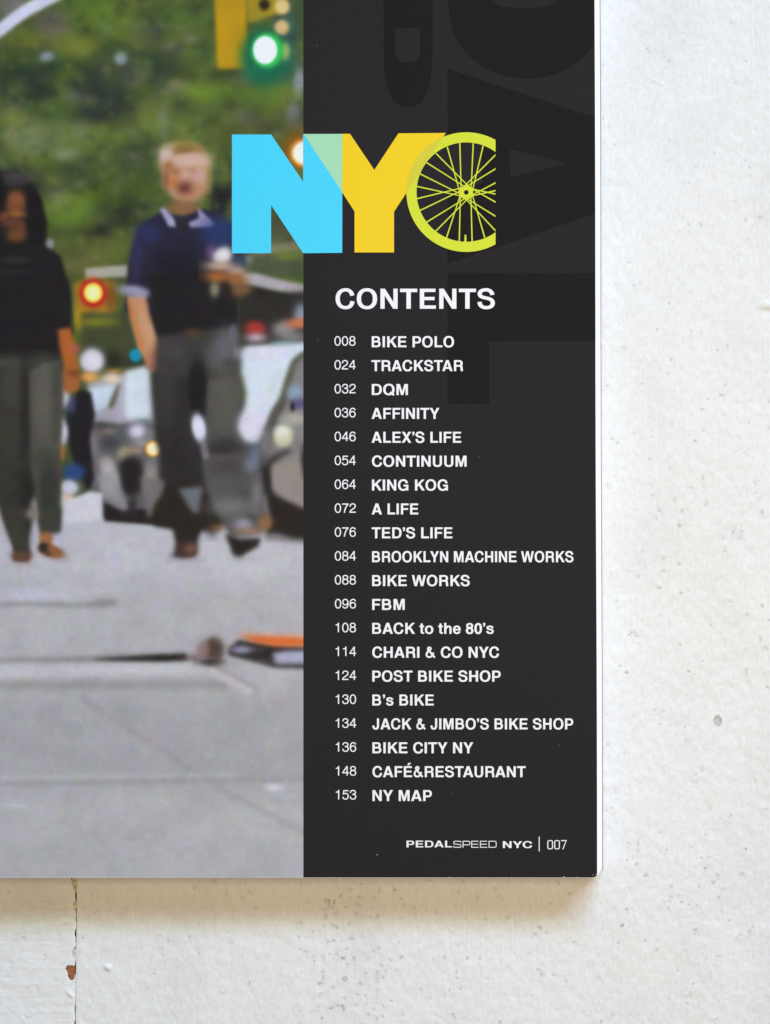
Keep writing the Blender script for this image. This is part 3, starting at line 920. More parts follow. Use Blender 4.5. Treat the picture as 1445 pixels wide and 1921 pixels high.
# signal housing, green lamp and street lamp
SOFT = .66
pg([(1000, -40), (1152, -40), (1156, 318), (1016, 322)], (186, 146, 14), 13)
pg([(1150, -40), (1345, -40), (1330, 55), (1200, 95), (1160, 110)], (160, 136, 30), 14, .95)
el(1085, 250, 50, 60, (196, 150, 18), 25, .6)
el(1236, 22, 24, 26, (38, 34, 20), 11)
el(1240, 270, 120, 130, (18, 104, 74), 40, .9)
el(1320, 30, 34, 36, (216, 190, 124), 12)
el(1318, 128, 33, 34, (202, 172, 116), 12)
el(1333, 240, 22, 38, (150, 176, 96), 12)
el(1250, 236, 74, 82, (52, 190, 84), 12)
el(1240, 234, 56, 65, (240, 255, 250), 5)
el(1410, 700, 90, 95, (128, 84, 22), 34, .9)
el(1420, 715, 66, 68, (214, 132, 40), 14)
el(1424, 715, 56, 54, (255, 248, 226), 8)
# woman at the left
pg([(-80, 815), (20, 800), (80, 792), (140, 845), (195, 930), (222, 1040), (212, 1150), (120, 1190), (-80, 1190)], (29, 27, 27), 12)
el(60, 838, 80, 30, (66, 60, 60), 16, .8)
at(0, 310, 10.32)
el(350, 190, 330, 90, (72, 68, 66), 100, .7)
el(315, 740, 175, 240, (134, 80, 50), 90)
el(310, 640, 110, 60, (138, 80, 52), 70, .8)
el(310, 800, 150, 40, (110, 62, 38), 60, .7)
el(330, 950, 170, 46, (158, 96, 38), 60, .9)
el(60, 990, 90, 90, (140, 76, 46), 70, .8)
el(230, 1120, 180, 100, (104, 62, 46), 80)
el(320, 1350, 180, 130, (112, 72, 42), 80)
el(420, 1200, 70, 120, (124, 74, 44), 70, .7)
at(0, 0)
el(158, 1000, 30, 120, (28, 26, 26), 14)
el(-4, 900, 26, 90, (26, 24, 24), 14)
pg([(-80, 1165), (60, 1150), (210, 1140), (285, 1200), (318, 1320), (330, 1440), (-80, 1440)], (31, 30, 30), 12)
el(70, 1215, 60, 16, (64, 62, 56), 12, .5)
el(70, 1270, 70, 10, (58, 54, 44), 10, .4)
el(235, 1138, 18, 22, (152, 152, 160), 10, .8)
# rail and red signal
ln([(400, 1282), (500, 1272), (600, 1266)], 54, (166, 164, 148), 10)
pg([(342, 1325), (420, 1300), (540, 1315), (538, 1490), (500, 1540), (360, 1545)], (168, 124, 34), 20, .95)
el(520, 1390, 26, 60, (112, 66, 30), 20, .8)
el(385, 1480, 34, 40, (196, 150, 24), 18, .8)
el(480, 1480, 34, 36, (188, 144, 28), 18, .8)
el(436, 1370, 62, 66, (186, 24, 28), 16)
el(436, 1368, 44, 46, (255, 214, 70), 7)
el(436, 1368, 30, 32, (255, 246, 170), 9)
# man: head
at(285, 260, 10.32)
pg([(110, 420), (190, 220), (330, 110), (560, 70), (800, 100), (1000, 210), (1130, 400), (1145, 650), (1110, 900), (1010, 1050), (850, 1190), (640, 1240), (420, 1160), (300, 1010), (240, 850), (200, 620)], (190, 150, 124), 80)
el(600, 1370, 300, 170, (138, 98, 62), 70)
pg([(400, 80), (700, 50), (980, 170), (1060, 300), (900, 270), (620, 270), (500, 340), (420, 300)], (142, 118, 58), 60)
el(620, 240, 150, 48, (124, 86, 46), 50, .8)
el(270, 300, 105, 120, (196, 180, 166), 70, .95)
el(340, 150, 110, 55, (164, 148, 114), 60, .8)
el(740, 430, 330, 125, (208, 174, 158), 100)
el(330, 520, 85, 70, (150, 98, 44), 60, .8)
el(440, 640, 95, 55, (150, 90, 46), 80, .8)
el(795, 625, 60, 38, (164, 110, 68), 50, .85)
el(800, 570, 150, 24, (186, 146, 120), 50, .6)
el(280, 790, 60, 160, (136, 78, 46), 60, .85)
el(430, 850, 100, 110, (192, 116, 58), 80, .85)
el(660, 700, 90, 90, (204, 164, 144), 70, .85)
el(900, 740, 140, 120, (202, 162, 146), 90, .85)
el(650, 950, 180, 140, (146, 78, 52), 110, .7)
el(640, 970, 96, 86, (92, 54, 44), 90, .9)
el(700, 1085, 110, 36, (168, 90, 74), 55, .7)
el(720, 1165, 170, 55, (176, 126, 88), 70, .8)
el(1108, 800, 36, 180, (142, 126, 60), 50, .8)
el(960, 1000, 120, 80, (182, 132, 84), 80, .7)
at(0, 0)
# man: shirt, arms, hand
pg([(745, 992), (655, 1055), (615, 1170), (590, 1330), (580, 1460), (690, 1560), (1110, 1560), (1110, 1330), (1135, 1150), (1090, 1050), (960, 975), (860, 1010)], (38, 36, 56), 12)
el(1030, 1085, 70, 62, (42, 54, 100), 30, .8)
el(690, 1090, 58, 46, (46, 50, 90), 24, .9)
el(640, 1220, 30, 110, (52, 50, 84), 16, .8)
el(840, 1330, 170, 170, (31, 29, 36), 70, .95)
el(900, 1480, 210, 90, (30, 28, 30), 20, 1)
pg([(745, 975), (790, 1058), (826, 1060), (812, 1020), (770, 970)], (158, 158, 184), 9)
pg([(925, 970), (1004, 1045), (985, 1062), (890, 1062), (880, 1040), (930, 1020)], (158, 148, 184), 9)
el(852, 1052, 26, 30, (40, 38, 44), 10)
# --- lower part, photograph rows from 540
at(0, 540)
# street and the dark row of cars behind the figures
pg([(330, 560), (1500, 500), (1500, 1180), (430, 1100)], (66, 65, 66), 30, .95)
pg([(-80, 1010), (300, 960), (480, 1080), (1300, 1120), (1500, 1120), (1500, 2900), (-80, 2900)], (188, 188, 192), 20)
pg([(890, 640), (1010, 660), (1010, 1060), (900, 1060)], (40, 38, 39), 16)
# woman: trunk
pg([(-80, -40), (320, -40), (340, 120), (345, 210), (290, 330), (-80, 335)], (31, 29, 30), 11)
# background between the figures
at(160, 620, 7.39)
pg([(-60, -250), (760, -250), (900, 520), (500, 640), (-60, 640)], (64, 70, 44), 60)
el(150, -120, 240, 60, (140, 132, 36), 60, .8)
el(380, 400, 120, 110, (40, 40, 32), 70)
el(650, 450, 180, 60, (46, 48, 38), 60, .8)
pg([(30, 700), (500, 640), (560, 560), (900, 500), (1000, 1300), (1000, 1300), (80, 1300)], (164, 164, 174), 60)
el(95, 420, 165, 165, (223, 219, 229), 60)
el(60, 645, 115, 62, (236, 168, 86), 50)
el(410, 562, 75, 26, (188, 130, 46), 34, .8)
el(370, 665, 125, 74, (230, 206, 178), 55)
pg([(55, 800), (430, 750), (330, 1050), (150, 1140), (100, 1000)], (198, 212, 222), 45)
ln([(490, 750), (420, 900), (345, 1080)], 70, (88, 90, 66), 40)
el(330, 1190, 170, 80, (166, 161, 173), 60)
pg([(560, 580), (830, 500), (890, 560), (920, 1150), (880, 1210), (560, 1225), (535, 900)], (209, 221, 227), 50)
el(505, 950, 34, 250, (184, 178, 194), 45, .85)
el(700, 345, 84, 94, (8, 136, 166), 18)
pg([(30, 1340), (560, 1300), (1000, 1300), (1080, 1700), (1180, 2250), (1300, 2600), (1300, 2690), (350, 2620), (60, 2200)], (92, 90, 92), 60)
el(200, 1315, 120, 45, (62, 64, 60), 55)
el(830, 1262, 80, 24, (92, 116, 108), 40, .9)
el(100, 1600, 90, 190, (124, 118, 122), 70)
el(330, 1400, 80, 40, (140, 124, 112), 45, .8)
el(350, 1560, 130, 90, (70, 67, 70), 70)
el(490, 1460, 60, 60, (84, 92, 98), 50, .8)
el(725, 1400, 110, 95, (216, 209, 226), 65)
el(900, 1450, 70, 80, (130, 130, 130), 50, .8)
el(560, 1715, 110, 100, (152, 148, 122), 55)
el(700, 1670, 80, 50, (168, 142, 116), 55)
el(780, 1560, 90, 50, (176, 170, 168), 55, .8)
el(290, 1860, 110, 110, (168, 158, 153), 70)
el(120, 1950, 70, 160, (104, 100, 102), 60)
at(0, 540)
el(612, 880, 64, 92, (33, 30, 30), 20)
el(780, 900, 40, 120, (40, 37, 37), 18, .9)
el(515, 900, 38, 62, (196, 194, 198), 22)
el(705, 880, 30, 76, (138, 134, 128), 20)
pg([(480, 1000), (560, 1035), (840, 1030), (840, 1116), (490, 1088)], (38, 33, 32), 10)
pg([(455, 870), (540, 850), (605, 1040), (570, 1040), (475, 970)], (148, 145, 146), 18, .8)
pg([(655, 880), (770, 900), (765, 1010), (692, 1080)], (112, 108, 106), 18, .9)
el(620, 1020, 20, 40, (44, 40, 40), 14, .8)
el(717, 752, 37, 37, (226, 166, 46), 6)
el(717, 752, 28, 28, (255, 242, 198), 6)
# far figure behind the woman
pg([(370, 470), (425, 490), (445, 600), (420, 700), (440, 890), (415, 955), (350, 830), (300, 640), (330, 540)], (32, 30, 32), 12)
el(330, 545, 26, 40, (70, 72, 110), 14, .8)
el(290, 505, 34, 50, (194, 194, 212), 14)
el(284, 675, 34, 62, (208, 208, 224), 13)
el(274, 770, 28, 40, (194, 114, 62), 14)
el(345, 862, 50, 40, (46, 72, 122), 18)
el(320, 935, 46, 36, (202, 202, 216), 14)
el(310, 985, 34, 22, (222, 196, 170), 14, .8)
pg([(300, 1000), (420, 950), (480, 960), (480, 1090), (290, 1100)], (204, 204, 210), 12)
# woman: arm and trousers
pg([(-80, 300), (290, 310), (296, 380), (-80, 400)], (44, 42, 38), 12)
ln([(300, 190), (318, 280), (335, 380), (345, 480)], [60, 76, 66, 50], (172, 96, 42), 13)
el(352, 285, 26, 22, (176, 90, 76), 14, .7)
el(322, 435, 46, 55, (164, 98, 50), 14)
el(345, 400, 26, 16, (120, 60, 30), 10, .7)
pg([(-80, 325), (140, 335), (160, 620), (150, 900), (138, 1240), (70, 1245), (10, 1060), (-30, 960), (-80, 900)], (54, 53, 47), 12)
pg([(135, 390), (215, 345), (285, 335), (298, 500), (285, 800), (282, 1135), (190, 1148), (150, 900)], (80, 79, 70), 12)
el(30, 350, 120, 18, (76, 74, 70), 12, .6)
el(115, 560, 22, 220, (38, 36, 35), 16, .95)
el(60, 560, 40, 160, (62, 60, 52), 25, .6)
el(200, 520, 46, 170, (100, 97, 86), 34, .7)
el(262, 520, 20, 170, (66, 64, 58), 18, .7)
el(50, 430, 40, 90, (74, 72, 64), 30, .7)
el(120, 960, 40, 110, (36, 35, 33), 20, .9)
el(232, 960, 46, 170, (52, 54, 47), 22, .95)
el(215, 800, 60, 50, (66, 64, 56), 25, .6)
el(60, 1000, 50, 150, (50, 52, 44), 22, .6)
el(152, 1050, 22, 46, (156, 150, 138), 13, .95)
el(156, 1180, 24, 46, (186, 186, 202), 13)
el(212, 1180, 30, 46, (166, 102, 54), 12)
el(240, 1230, 60, 26, (118, 72, 38), 13, 1, 18)
el(208, 1212, 22, 24, (44, 34, 30), 11)
el(102, 1250, 46, 28, (100, 70, 52), 13)
# man: arm, trousers, shoes
ln([(636, 30), (655, 140), (690, 260), (732, 360)], [90, 92, 98, 80], (190, 136, 98), 12)
ln([(606, 60), (628, 160), (668, 290)], 16, (196, 120, 56), 10, .8)
el(690, 200, 22, 90, (204, 156, 122), 18, .7, -18)
el(628, 16, 72, 26, (152, 148, 172), 13, 1, 8)
el(732, 345, 44, 52, (182, 116, 90), 13)
pg([(692, -60), (1115, -60), (1105, 150), (1060, 190), (740, 235)], (30, 28, 30), 10)
pg([(738, 225), (900, 205), (1100, 178), (1140, 300), (1125, 440), (960, 470), (720, 430)], (58, 56, 54), 20)
el(800, 300, 60, 50, (70, 68, 66), 30, .7)
el(1050, 320, 80, 76, (94, 92, 93), 40, .9)
el(1095, 210, 26, 36, (118, 118, 124), 14, .7)
el(900, 210, 34, 22, (92, 60, 40), 12, .7)
pg([(712, 400), (970, 420), (965, 600), (905, 600), (900, 800), (950, 960), (920, 1215), (832, 1215), (812, 1010), (730, 720)], (42, 40, 39), 20)
el(775, 480, 50, 170, (60, 58, 56), 36, .8)
el(880, 600, 30, 150, (52, 50, 49), 26, .6)
el(925, 470, 44, 130, (28, 26, 27), 16, .95)
pg([(972, 430), (1130, 400), (1126, 640), (1200, 830), (1240, 980), (1225, 1120), (1090, 1140), (1010, 1010), (960, 780)], (78, 77, 74), 13)
el(1040, 560, 60, 120, (86, 85, 80), 26, .7)
el(1050, 750, 70, 50, (58, 56, 54), 24, .8)
el(1110, 920, 70, 90, (86, 86, 86), 26, .7)
el(1010, 900, 30, 90, (54, 52, 50), 18, .8)
at(360, 400, 6.72)
el(330, 210, 210, 160, (34, 54, 98), 110, .7)
el(1100, 630, 380, 130, (74, 84, 64), 80, .9)
el(1120, 200, 110, 150, (74, 82, 58), 70, .8)
el(1130, 450, 210, 50, (130, 130, 88), 50, .9)
el(1200, 545, 130, 36, (112, 124, 40), 45, .9)
pg([(780, 900), (1000, 950), (1250, 1010), (1500, 1080), (1500, 1300), (600, 1300), (700, 1000)], (34, 32, 28), 40)
pg([(600, 770), (800, 752), (1100, 832), (1500, 920), (1500, 1080), (1100, 985), (800, 915), (640, 890)], (168, 163, 165), 34)
el(620, 600, 60, 90, (46, 60, 94), 50, .95)
el(725, 580, 44, 56, (132, 132, 128), 45, .8)
el(240, 480, 60, 80, (116, 84, 130), 55, .7)
el(390, 535, 120, 100, (226, 223, 224), 50, 1, -30)
el(360, 665, 170, 60, (188, 162, 142), 50)
el(560, 740, 110, 60, (184, 158, 142), 50)
el(330, 800, 150, 66, (168, 100, 50), 55)
el(580, 850, 110, 80, (160, 102, 54), 55)
el(620, 970, 120, 90, (118, 86, 56), 60)
el(290, 960, 58, 85, (150, 138, 112), 45, .9)
el(430, 990, 56, 75, (42, 37, 32), 40)
at(0, 540)
el(930, 655, 32, 66, (222, 224, 236), 11, 1, -10)
el(962, 775, 18, 60, (164, 164, 170), 11, .9, -14)
pg([(850, 930), (960, 950), (925, 1060)], (106, 108, 112), 12, .9)
el(990, 1060, 40, 90, (34, 31, 32), 18, .95)
el(870, 1232, 50, 30, (86, 62, 52), 13)
el(850, 1250, 40, 12, (50, 40, 38), 10, .8)
el(1000, 1115, 24, 12, (120, 84, 64), 10, .6)
# parked cars at the right
pg([(1112, 40), (1500, 10), (1500, 300), (1120, 300)], (44, 41, 38), 20)
at(400, 600, 6.406)
el(860, 110, 130, 90, (142, 140, 138), 60)
el(960, 200, 150, 50, (132, 127, 122), 50)
el(1060, -60, 80, 120, (142, 152, 168), 60)
el(1020, 40, 120, 56, (206, 114, 74), 45)
pg([(985, 500), (1300, 300), (1300, 2700), (620, 2650), (560, 1900), (700, 1500), (740, 1290), (870, 1000), (930, 740)], (128, 124, 124), 40)
pg([(390, 320), (600, 310), (1085, 262), (1300, 240), (1200, 340), (960, 470), (880, 700), (800, 960), (700, 1100), (620, 1290), (540, 1480), (400, 1460), (310, 1290), (370, 1100), (400, 880), (335, 620), (335, 420)], (208, 218, 226), 45)
el(470, 1270, 160, 180, (221, 217, 232), 70)
el(600, 385, 240, 60, (219, 217, 229), 60)
el(840, 280, 90, 20, (150, 200, 196), 30, .7)
el(505, 105, 115, 85, (168, 52, 48), 45)
el(515, 215, 110, 50, (200, 176, 186), 45, .9)
ln([(1085, 395), (960, 545), (900, 720), (845, 930), (765, 1060), (680, 1230), (625, 1350)], 50, (92, 88, 76), 32, .9)
el(980, 870, 90, 85, (134, 158, 176), 50)
el(1040, 1010, 90, 55, (84, 80, 120), 45)
el(955, 1050, 25, 50, (28, 27, 24), 22)
el(970, 1190, 140, 65, (166, 161, 147), 50)
el(840, 1400, 115, 130, (206, 204, 166), 40)
el(830, 1345, 70, 60, (226, 229, 216), 50, .9)
el(640, 1490, 80, 150, (122, 117, 112), 60)
el(510, 1640, 66, 130, (106, 115, 138), 60, .9)
pg([(590, 1760), (700, 1640), (850, 1570), (960, 1560), (860, 1700), (720, 1760), (700, 2000), (740, 2100), (560, 2100)], (44, 41, 39), 50)
el(930, 1800, 190, 180, (142, 133, 128), 80)
el(1078, 1700, 24, 150, (40, 36, 34), 30, .9)
# trouser folds
el(160, 280, 120, 150, (104, 102, 107), 110, .8)
el(200, 530, 80, 50, (62, 62, 60), 55, .8)
el(150, 900, 130, 260, (88, 86, 74), 100, .7)
el(90, 1560, 190, 80, (48, 46, 44), 80, .8)
# man: feet
at(300, 860, 5.2545)
pg([(-60, 470), (90, 250), (300, 200), (420, 300), (560, 430), (630, 560), (625, 640), (520, 690), (400, 725), (330, 835), (170, 835), (130, 700), (-60, 665)], (40, 35, 31), 34)
pg([(180, 300), (425, 275), (380, 550), (320, 530)], (106, 109, 113), 34)
pg([(1110, 60), (1380, 40), (1420, 490), (1200, 390), (1110, 300)], (148, 138, 130), 40)
pg([(1010, 80), (1060, 90), (1095, 330), (1200, 395), (1440, 510), (1440, 795), (1280, 780), (1180, 742), (1050, 740), (1080, 560), (1045, 350)], (40, 34, 31), 34)
pg([(420, 30), (520, -40), (860, -40), (930, 120), (1010, 300), (1030, 520), (1095, 600), (1080, 680), (980, 745), (860, 765), (700, 785), (620, 640), (540, 500), (450, 280)], (84, 83, 80), 38)
el(680, 80, 190, 70, (70, 68, 66), 80)
el(900, 60, 60, 70, (120, 128, 148), 50, .8)
el(820, 340, 110, 56, (74, 76, 73), 55, .9)
el(700, 480, 180, 76, (116, 112, 114), 70, .9)
el(960, 350, 46, 120, (132, 128, 128), 50, .8)
el(910, 600, 60, 40, (64, 64, 64), 40, .9)
el(820, 650, 80, 55, (152, 150, 160), 45)
el(1035, 630, 66, 66, (140, 98, 64), 45)
el(880, 715, 90, 28, (160, 122, 98), 38, .9)
el(570, 680, 60, 30, (128, 90, 62), 38, .8)
pg([(640, 745), (780, 790), (1000, 785), (965, 870), (860, 930), (790, 985), (720, 955), (690, 860)], (38, 32, 29), 32)
pg([(165, 815), (350, 815), (358, 960), (155, 972)], (60, 47, 42), 36)
el(300, 890, 50, 42, (122, 88, 68), 38, .9)
el(260, 1000, 130, 20, (150, 148, 150), 36, .6)
el(860, 985, 130, 20, (160, 158, 161), 40, .6)
# woman: feet
at(0, 960, 7.225)
el(460, 380, 66, 112, (172, 172, 187), 45)
el(790, 370, 70, 60, (182, 182, 199), 50)
pg([(0, -60), (370, -60), (405, 250), (405, 570), (210, 570), (195, 420), (90, 210)], (58, 58, 50), 46)
pg([(510, -60), (835, -60), (820, 285), (560, 300), (525, 150)], (60, 60, 52), 46)
el(380, 60, 60, 170, (44, 42, 38), 50, .9)
el(435, 30, 80, 66, (132, 127, 112), 50)
el(630, 360, 80, 72, (150, 102, 64), 42)
pg([(560, 490), (700, 440), (835, 590), (790, 632), (690, 612)], (150, 98, 54), 38)
el(590, 490, 56, 56, (46, 43, 38), 32)
el(650, 560, 44, 40, (74, 56, 40), 36, .8)
pg([(190, 570), (400, 550), (408, 685), (165, 675)], (92, 66, 50), 40)
el(290, 722, 150, 20, (158, 156, 158), 36, .6)
el(800, 660, 110, 24, (164, 162, 164), 36, .6)
# --- street, photograph rows from 1080
at(0, 1080)
SOFT = .9
pg([(-80, 40), (1500, 40), (1500, 1600), (-80, 1600)], (177, 177, 178), 60)
pg([(-80, 560), (1500, 560), (1500, 980), (-80, 980)], (164, 164, 165), 60, .85)
pg([(-80, 1060), (1500, 1060), (1500, 1600), (-80, 1600)], (177, 177, 177), 60, .8)
el(150, 88, 260, 30, (194, 194, 208), 26, .8)
ln([(-60, 136), (150, 132), (400, 138), (545, 124)], [26, 22, 24, 20], (142, 140, 138), 10, .8)
el(490, 128, 50, 20, (136, 132, 130), 14, .7)
ln([(-60, 400), (120, 394), (300, 394), (560, 386), (860, 382)], [12, 14, 20, 30, 44], (104, 103, 94), 14, .8)
pg([(420, 392), (700, 372), (870, 366), (880, 396), (760, 404), (560, 400)], (34, 30, 28), 9)
ln([(-60, 446), (400, 444), (950, 430)], [60, 62, 54], (196, 196, 199), 14, .8)
ln([(-60, 514), (300, 512), (700, 510), (1060, 512)], 36, (144, 142, 141), 16, .85)
ln([(940, 420), (1060, 480), (1170, 545)], 34, (198, 192, 192), 12, .9)
ln([(1010, 425), (1100, 470), (1210, 530)], 14, (152, 148, 146), 9, .8)
el(1000, 345, 48, 56, (72, 58, 50), 14)
el(948, 348, 30, 38, (144, 112, 108), 14, .9)
el(985, 404, 50, 16, (38, 32, 30), 11)
el(900, 384, 40, 16, (110, 92, 88), 12, .8)
pg([(1062, 345), (1115, 300), (1290, 325), (1500, 335), (1500, 434), (1290, 430), (1190, 405), (1070, 372)], (39, 34, 32), 10)
pg([(1112, 275), (1300, 280), (1500, 292), (1500, 330), (1290, 330), (1190, 312)], (222, 106, 48), 12)
ln([(1115, 272), (1500, 282)], 12, (232, 176, 146), 9, .6)
el(1128, 345, 40, 17, (132, 132, 168), 10)
pg([(1270, 362), (1340, 350), (1500, 348), (1500, 414), (1290, 412)], (166, 166, 190), 12)
ln([(380, 570), (600, 712), (780, 830), (950, 945), (1130, 1050), (1450, 1215)], 20, (150, 148, 149), 13, .7)
ln([(-60, 974), (400, 966), (950, 956), (1500, 944)], 24, (150, 148, 150), 13, .7)
ln([(-60, 945), (600, 938), (1100, 930)], 16, (184, 184, 187), 9, .7)
el(1280, 990, 32, 15, (216, 216, 220), 9, .9)
el(60, 1075, 44, 10, (198, 198, 203), 9, .8)
for _ in range(240):      # mottled tarmac
    x, y = lr.uniform(-60, 1450), lr.uniform(0, 1420)
    r = lr.uniform(8, 34)
    v = lr.uniform(154, 188)
    el(x, y, r * lr.uniform(1.5, 4.5), r * .45, (v, v, v + lr.uniform(-3, 4)), r * .5, lr.uniform(.08, .28))
el(620, 1225, 30, 12, (158, 157, 160), 10, .7)

def img_noise(sig, seed):
    r = np.random.default_rng(seed).standard_normal(IX.shape)
    fy_, fx_ = np.fft.fftfreq(NPY)[:, None], np.fft.rfftfreq(NPX)[None, :]
    o = np.fft.irfft2(np.fft.rfft2(r) * np.exp(-2 * math.pi ** 2 * (fx_ ** 2 + fy_ ** 2) * (sig / PS) ** 2), s=IX.shape)
    return o / o.std()


IMG = np.stack([gblur(IMG[..., k], .8) for k in range(3)], -1)
IMG *= (1 + .012 * img_noise(16, 35) + .008 * img_noise(4, 36))[..., None]
IMG += 1.2 * np.stack([img_noise(6, 37), img_noise(6, 38), img_noise(6, 39)], -1)
IMG += (IMG.mean(-1) / 255 * 1.6 * img_noise(4.5, 40))[..., None] * np.array([.15, -.25, 1.0])
IMG = np.clip(IMG, 24, 255)
coarse_x = np.arange(XL + 1, PXL - 4, 14.0); coarse_y = np.arange(YT + 1, PYT - 4, 14.0)
fx = np.concatenate([coarse_x, gx]); fy = np.concatenate([coarse_y, gy])


def mirrored(v, lo, n, span):      # beyond the picture the scene runs on, mirrored
    u = np.abs(v - lo)
    u = np.where((u // span) % 2 == 0, u % span, span - u % span)
    return np.clip((u / span * (n - 1)).round().astype(int), 0, n - 1)


mi = mirrored(fx, PXL, NPX, XP - PXL)
mj = mirrored(fy, PYT, NPY, YB - .4 - PYT)
FULL = IMG[mj][:, mi]
albedo = np.clip(lin(FULL) / PAGE_E, 0.004, .88)
MX, MY = np.meshgrid(fx, fy)
V = np.stack([(MX - CX) * S, (CY - MY) * S, np.full(MX.shape, Z1)], -1).reshape(-1, 3)
R, K = MX.shape
idx = np.arange(R * K).reshape(R, K)
F = np.stack([idx[1:, :-1], idx[1:, 1:], idx[:-1, 1:], idx[:-1, :-1]], -1).reshape(-1, 4)
me = bpy.data.meshes.new('street_photograph')
me.vertices.add(len(V)); me.vertices.foreach_set('co', V.astype(np.float32).ravel())
me.loops.add(F.size); me.loops.foreach_set('vertex_index', F.astype(np.int32).ravel())
me.polygons.add(len(F)); me.polygons.foreach_set('loop_start', np.arange(0, F.size, 4, dtype=np.int32))
me.update(calc_edges=True)
at_ = me.attributes.new('print', 'FLOAT_COLOR', 'POINT')
at_.data.foreach_set('color', np.concatenate([albedo.reshape(-1, 3), np.ones((R * K, 1))], 1).astype(np.float32).ravel())
m, n, l, b = mat('four_colour_print')
an = n.new('ShaderNodeAttribute'); an.attribute_name = 'print'
tc = n.new('ShaderNodeTexCoord')
outs = []
for ang, sc_ in ((15, 3000), (75, 3000), (45, 3000)):     # three halftone screens and paper grain
    mp = n.new('ShaderNodeMapping'); mp.inputs['Rotation'].default_value = (0, 0, math.radians(ang))
    l.new(tc.outputs['Object'], mp.inputs['Vector'])
    no = n.new('ShaderNodeTexNoise'); no.inputs['Scale'].default_value = sc_; no.inputs['Detail'].default_value = 1
    l.new(mp.outputs[0], no.inputs['Vector'])
    mr = n.new('ShaderNodeMapRange')
    mr.inputs['From Min'].default_value = .25; mr.inputs['From Max'].default_value = .75
    mr.inputs['To Min'].default_value = .89; mr.inputs['To Max'].default_value = 1.11
    l.new(no.outputs['Fac'], mr.inputs['Value'])
    outs.append(mr.outputs[0])
cv = n.new('ShaderNodeCombineXYZ')
for i_, o_ in enumerate(outs):
    l.new(o_, cv.inputs[i_])
mu = n.new('ShaderNodeVectorMath'); mu.operation = 'MULTIPLY'
l.new(an.outputs['Color'], mu.inputs[0]); l.new(cv.outputs[0], mu.inputs[1])
l.new(mu.outputs[0], b.inputs['Base Color'])
b.inputs['Roughness'].default_value = .6
b.inputs['Specular IOR Level'].default_value = .1
me.materials.append(m)
photo = bpy.data.objects.new('street_photograph', me)
COL.objects.link(photo)
photo.parent = page
photo['label'] = 'out of focus colour print of people walking across a city street'

# ------------------------------------------------------------------ NYC lettering
cyan_m = ink_mat('cyan_ink', (66, 211, 255), .4, .03)
green_m = ink_mat('pale_green_ink', (164, 220, 178), .4, .03)
yellow_m = ink_mat('yellow_ink', (255, 206, 24), .4, .03)
lime_m = ink_mat('lime_ink', (210, 222, 48), .4, .03)
olive_m = ink_mat('olive_ink', (212, 204, 56), .4, .03)
white_m = ink_mat('white_lettering', (250, 252, 255), .5, .01)

Npoly = [(435.4, 252.3), (508.8, 252.3), (568.9, 340.8), (568.9, 251.6), (642.3, 251.4), (642.3, 474.3), (568.9, 475), (508.8, 384.7), (508.8, 475), (435.4, 475.2)]
flat('letter_n', [union([Npoly])], Z3, cyan_m, page)
Ypoly = [(642.4, 251.0), (656.7, 250.9), (702.4, 318.9), (747.7, 250.2), (836.6, 249.4), (739.4, 397.3), (739.4, 473.6), (665.3, 473.6), (665.3, 396.6), (642.4, 361.3)]
flat('letter_y', [union([Ypoly])], Z3, yellow_m, page)
flat('letter_overlap', [union([[(570, 251.4), (642.3, 251.2), (642.3, 360.6)]])], Z4, green_m, page)

wx, wy, RO, RI, XC = 874.9, 360.4, 112.2, 93.2, 929.8


def ring_strip(ro, ri, ao0, ao1, ai0, ai1, n):
    q = []
    for k in range(n):
        t0, t1 = k / n, (k + 1) / n
        f = lambda r, a: (wx + r * math.cos(a), wy + r * math.sin(a))
        q.append([f(ro, ao0 + (ao1 - ao0) * t0), f(ro, ao0 + (ao1 - ao0) * t1), f(ri, ai0 + (ai1 - ai0) * t1), f(ri, ai0 + (ai1 - ai0) * t0)])
    return q


ao, ai_ = math.acos((XC - wx) / RO), math.acos((XC - wx) / RI)
pieces = ring_strip(RO, RI, ao, 2 * math.pi - ao, ai_, 2 * math.pi - ai_, 110)
kz = 7.225
spokes = [((572, 255), (742, 870)), ((743, 205), (762, 870)), ((925, 205), (895, 870)), ((1060, 240), (910, 870)), ((420, 345), (850, 780)), ((292, 470), (800, 790)), ((203, 622), (770, 905)),
          ((158, 792), (760, 922)), ((158, 960), (760, 815)), ((198, 1122), (760, 850)), ((292, 1278), (800, 965)), ((412, 1405), (840, 970)), ((562, 1490), (760, 880)), ((735, 1540), (752, 880)),
          ((910, 1540), (892, 880)), ((1082, 1490), (905, 880)), ((1260, 1430), (822, 960)), ((1270, 1224), (850, 965)), ((1270, 1030), (900, 820)), ((1270, 906), (900, 825)), ((1270, 840), (900, 922)),
          ((1270, 722), (900, 915)), ((1270, 528), (850, 785)), ((1270, 322), (815, 780))]
for (x0, y0), (x1, y1) in spokes:
    a = np.array((x0 / kz + 760, y0 / kz + 240)); c = np.array((x1 / kz + 760, y1 / kz + 240))
    if a[0] > XC:
        a = c + (a - c) * (XC - c[0]) / (a[0] - c[0])
    d = (c - a) / np.linalg.norm(c - a)
    nn = np.array((-d[1], d[0]))
    h0, h1 = 1.25, .95
    q = [a + nn * h0, a - nn * h0, c - nn * h1, c + nn * h1]
    if abs(a[0] - XC) < .01:       # trimmed upright where the wheel is cut off
        for i_ in (0, 1):
            t = (XC - q[i_][0]) / d[0]
            q[i_] = q[i_] + d * t
    pieces.append([tuple(v) for v in q])
hexo = [(wx + 15.2 * math.cos(math.pi / 6 + k * math.pi / 3), wy + .5 + 14.2 * math.sin(math.pi / 6 + k * math.pi / 3)) for k in range(6)]
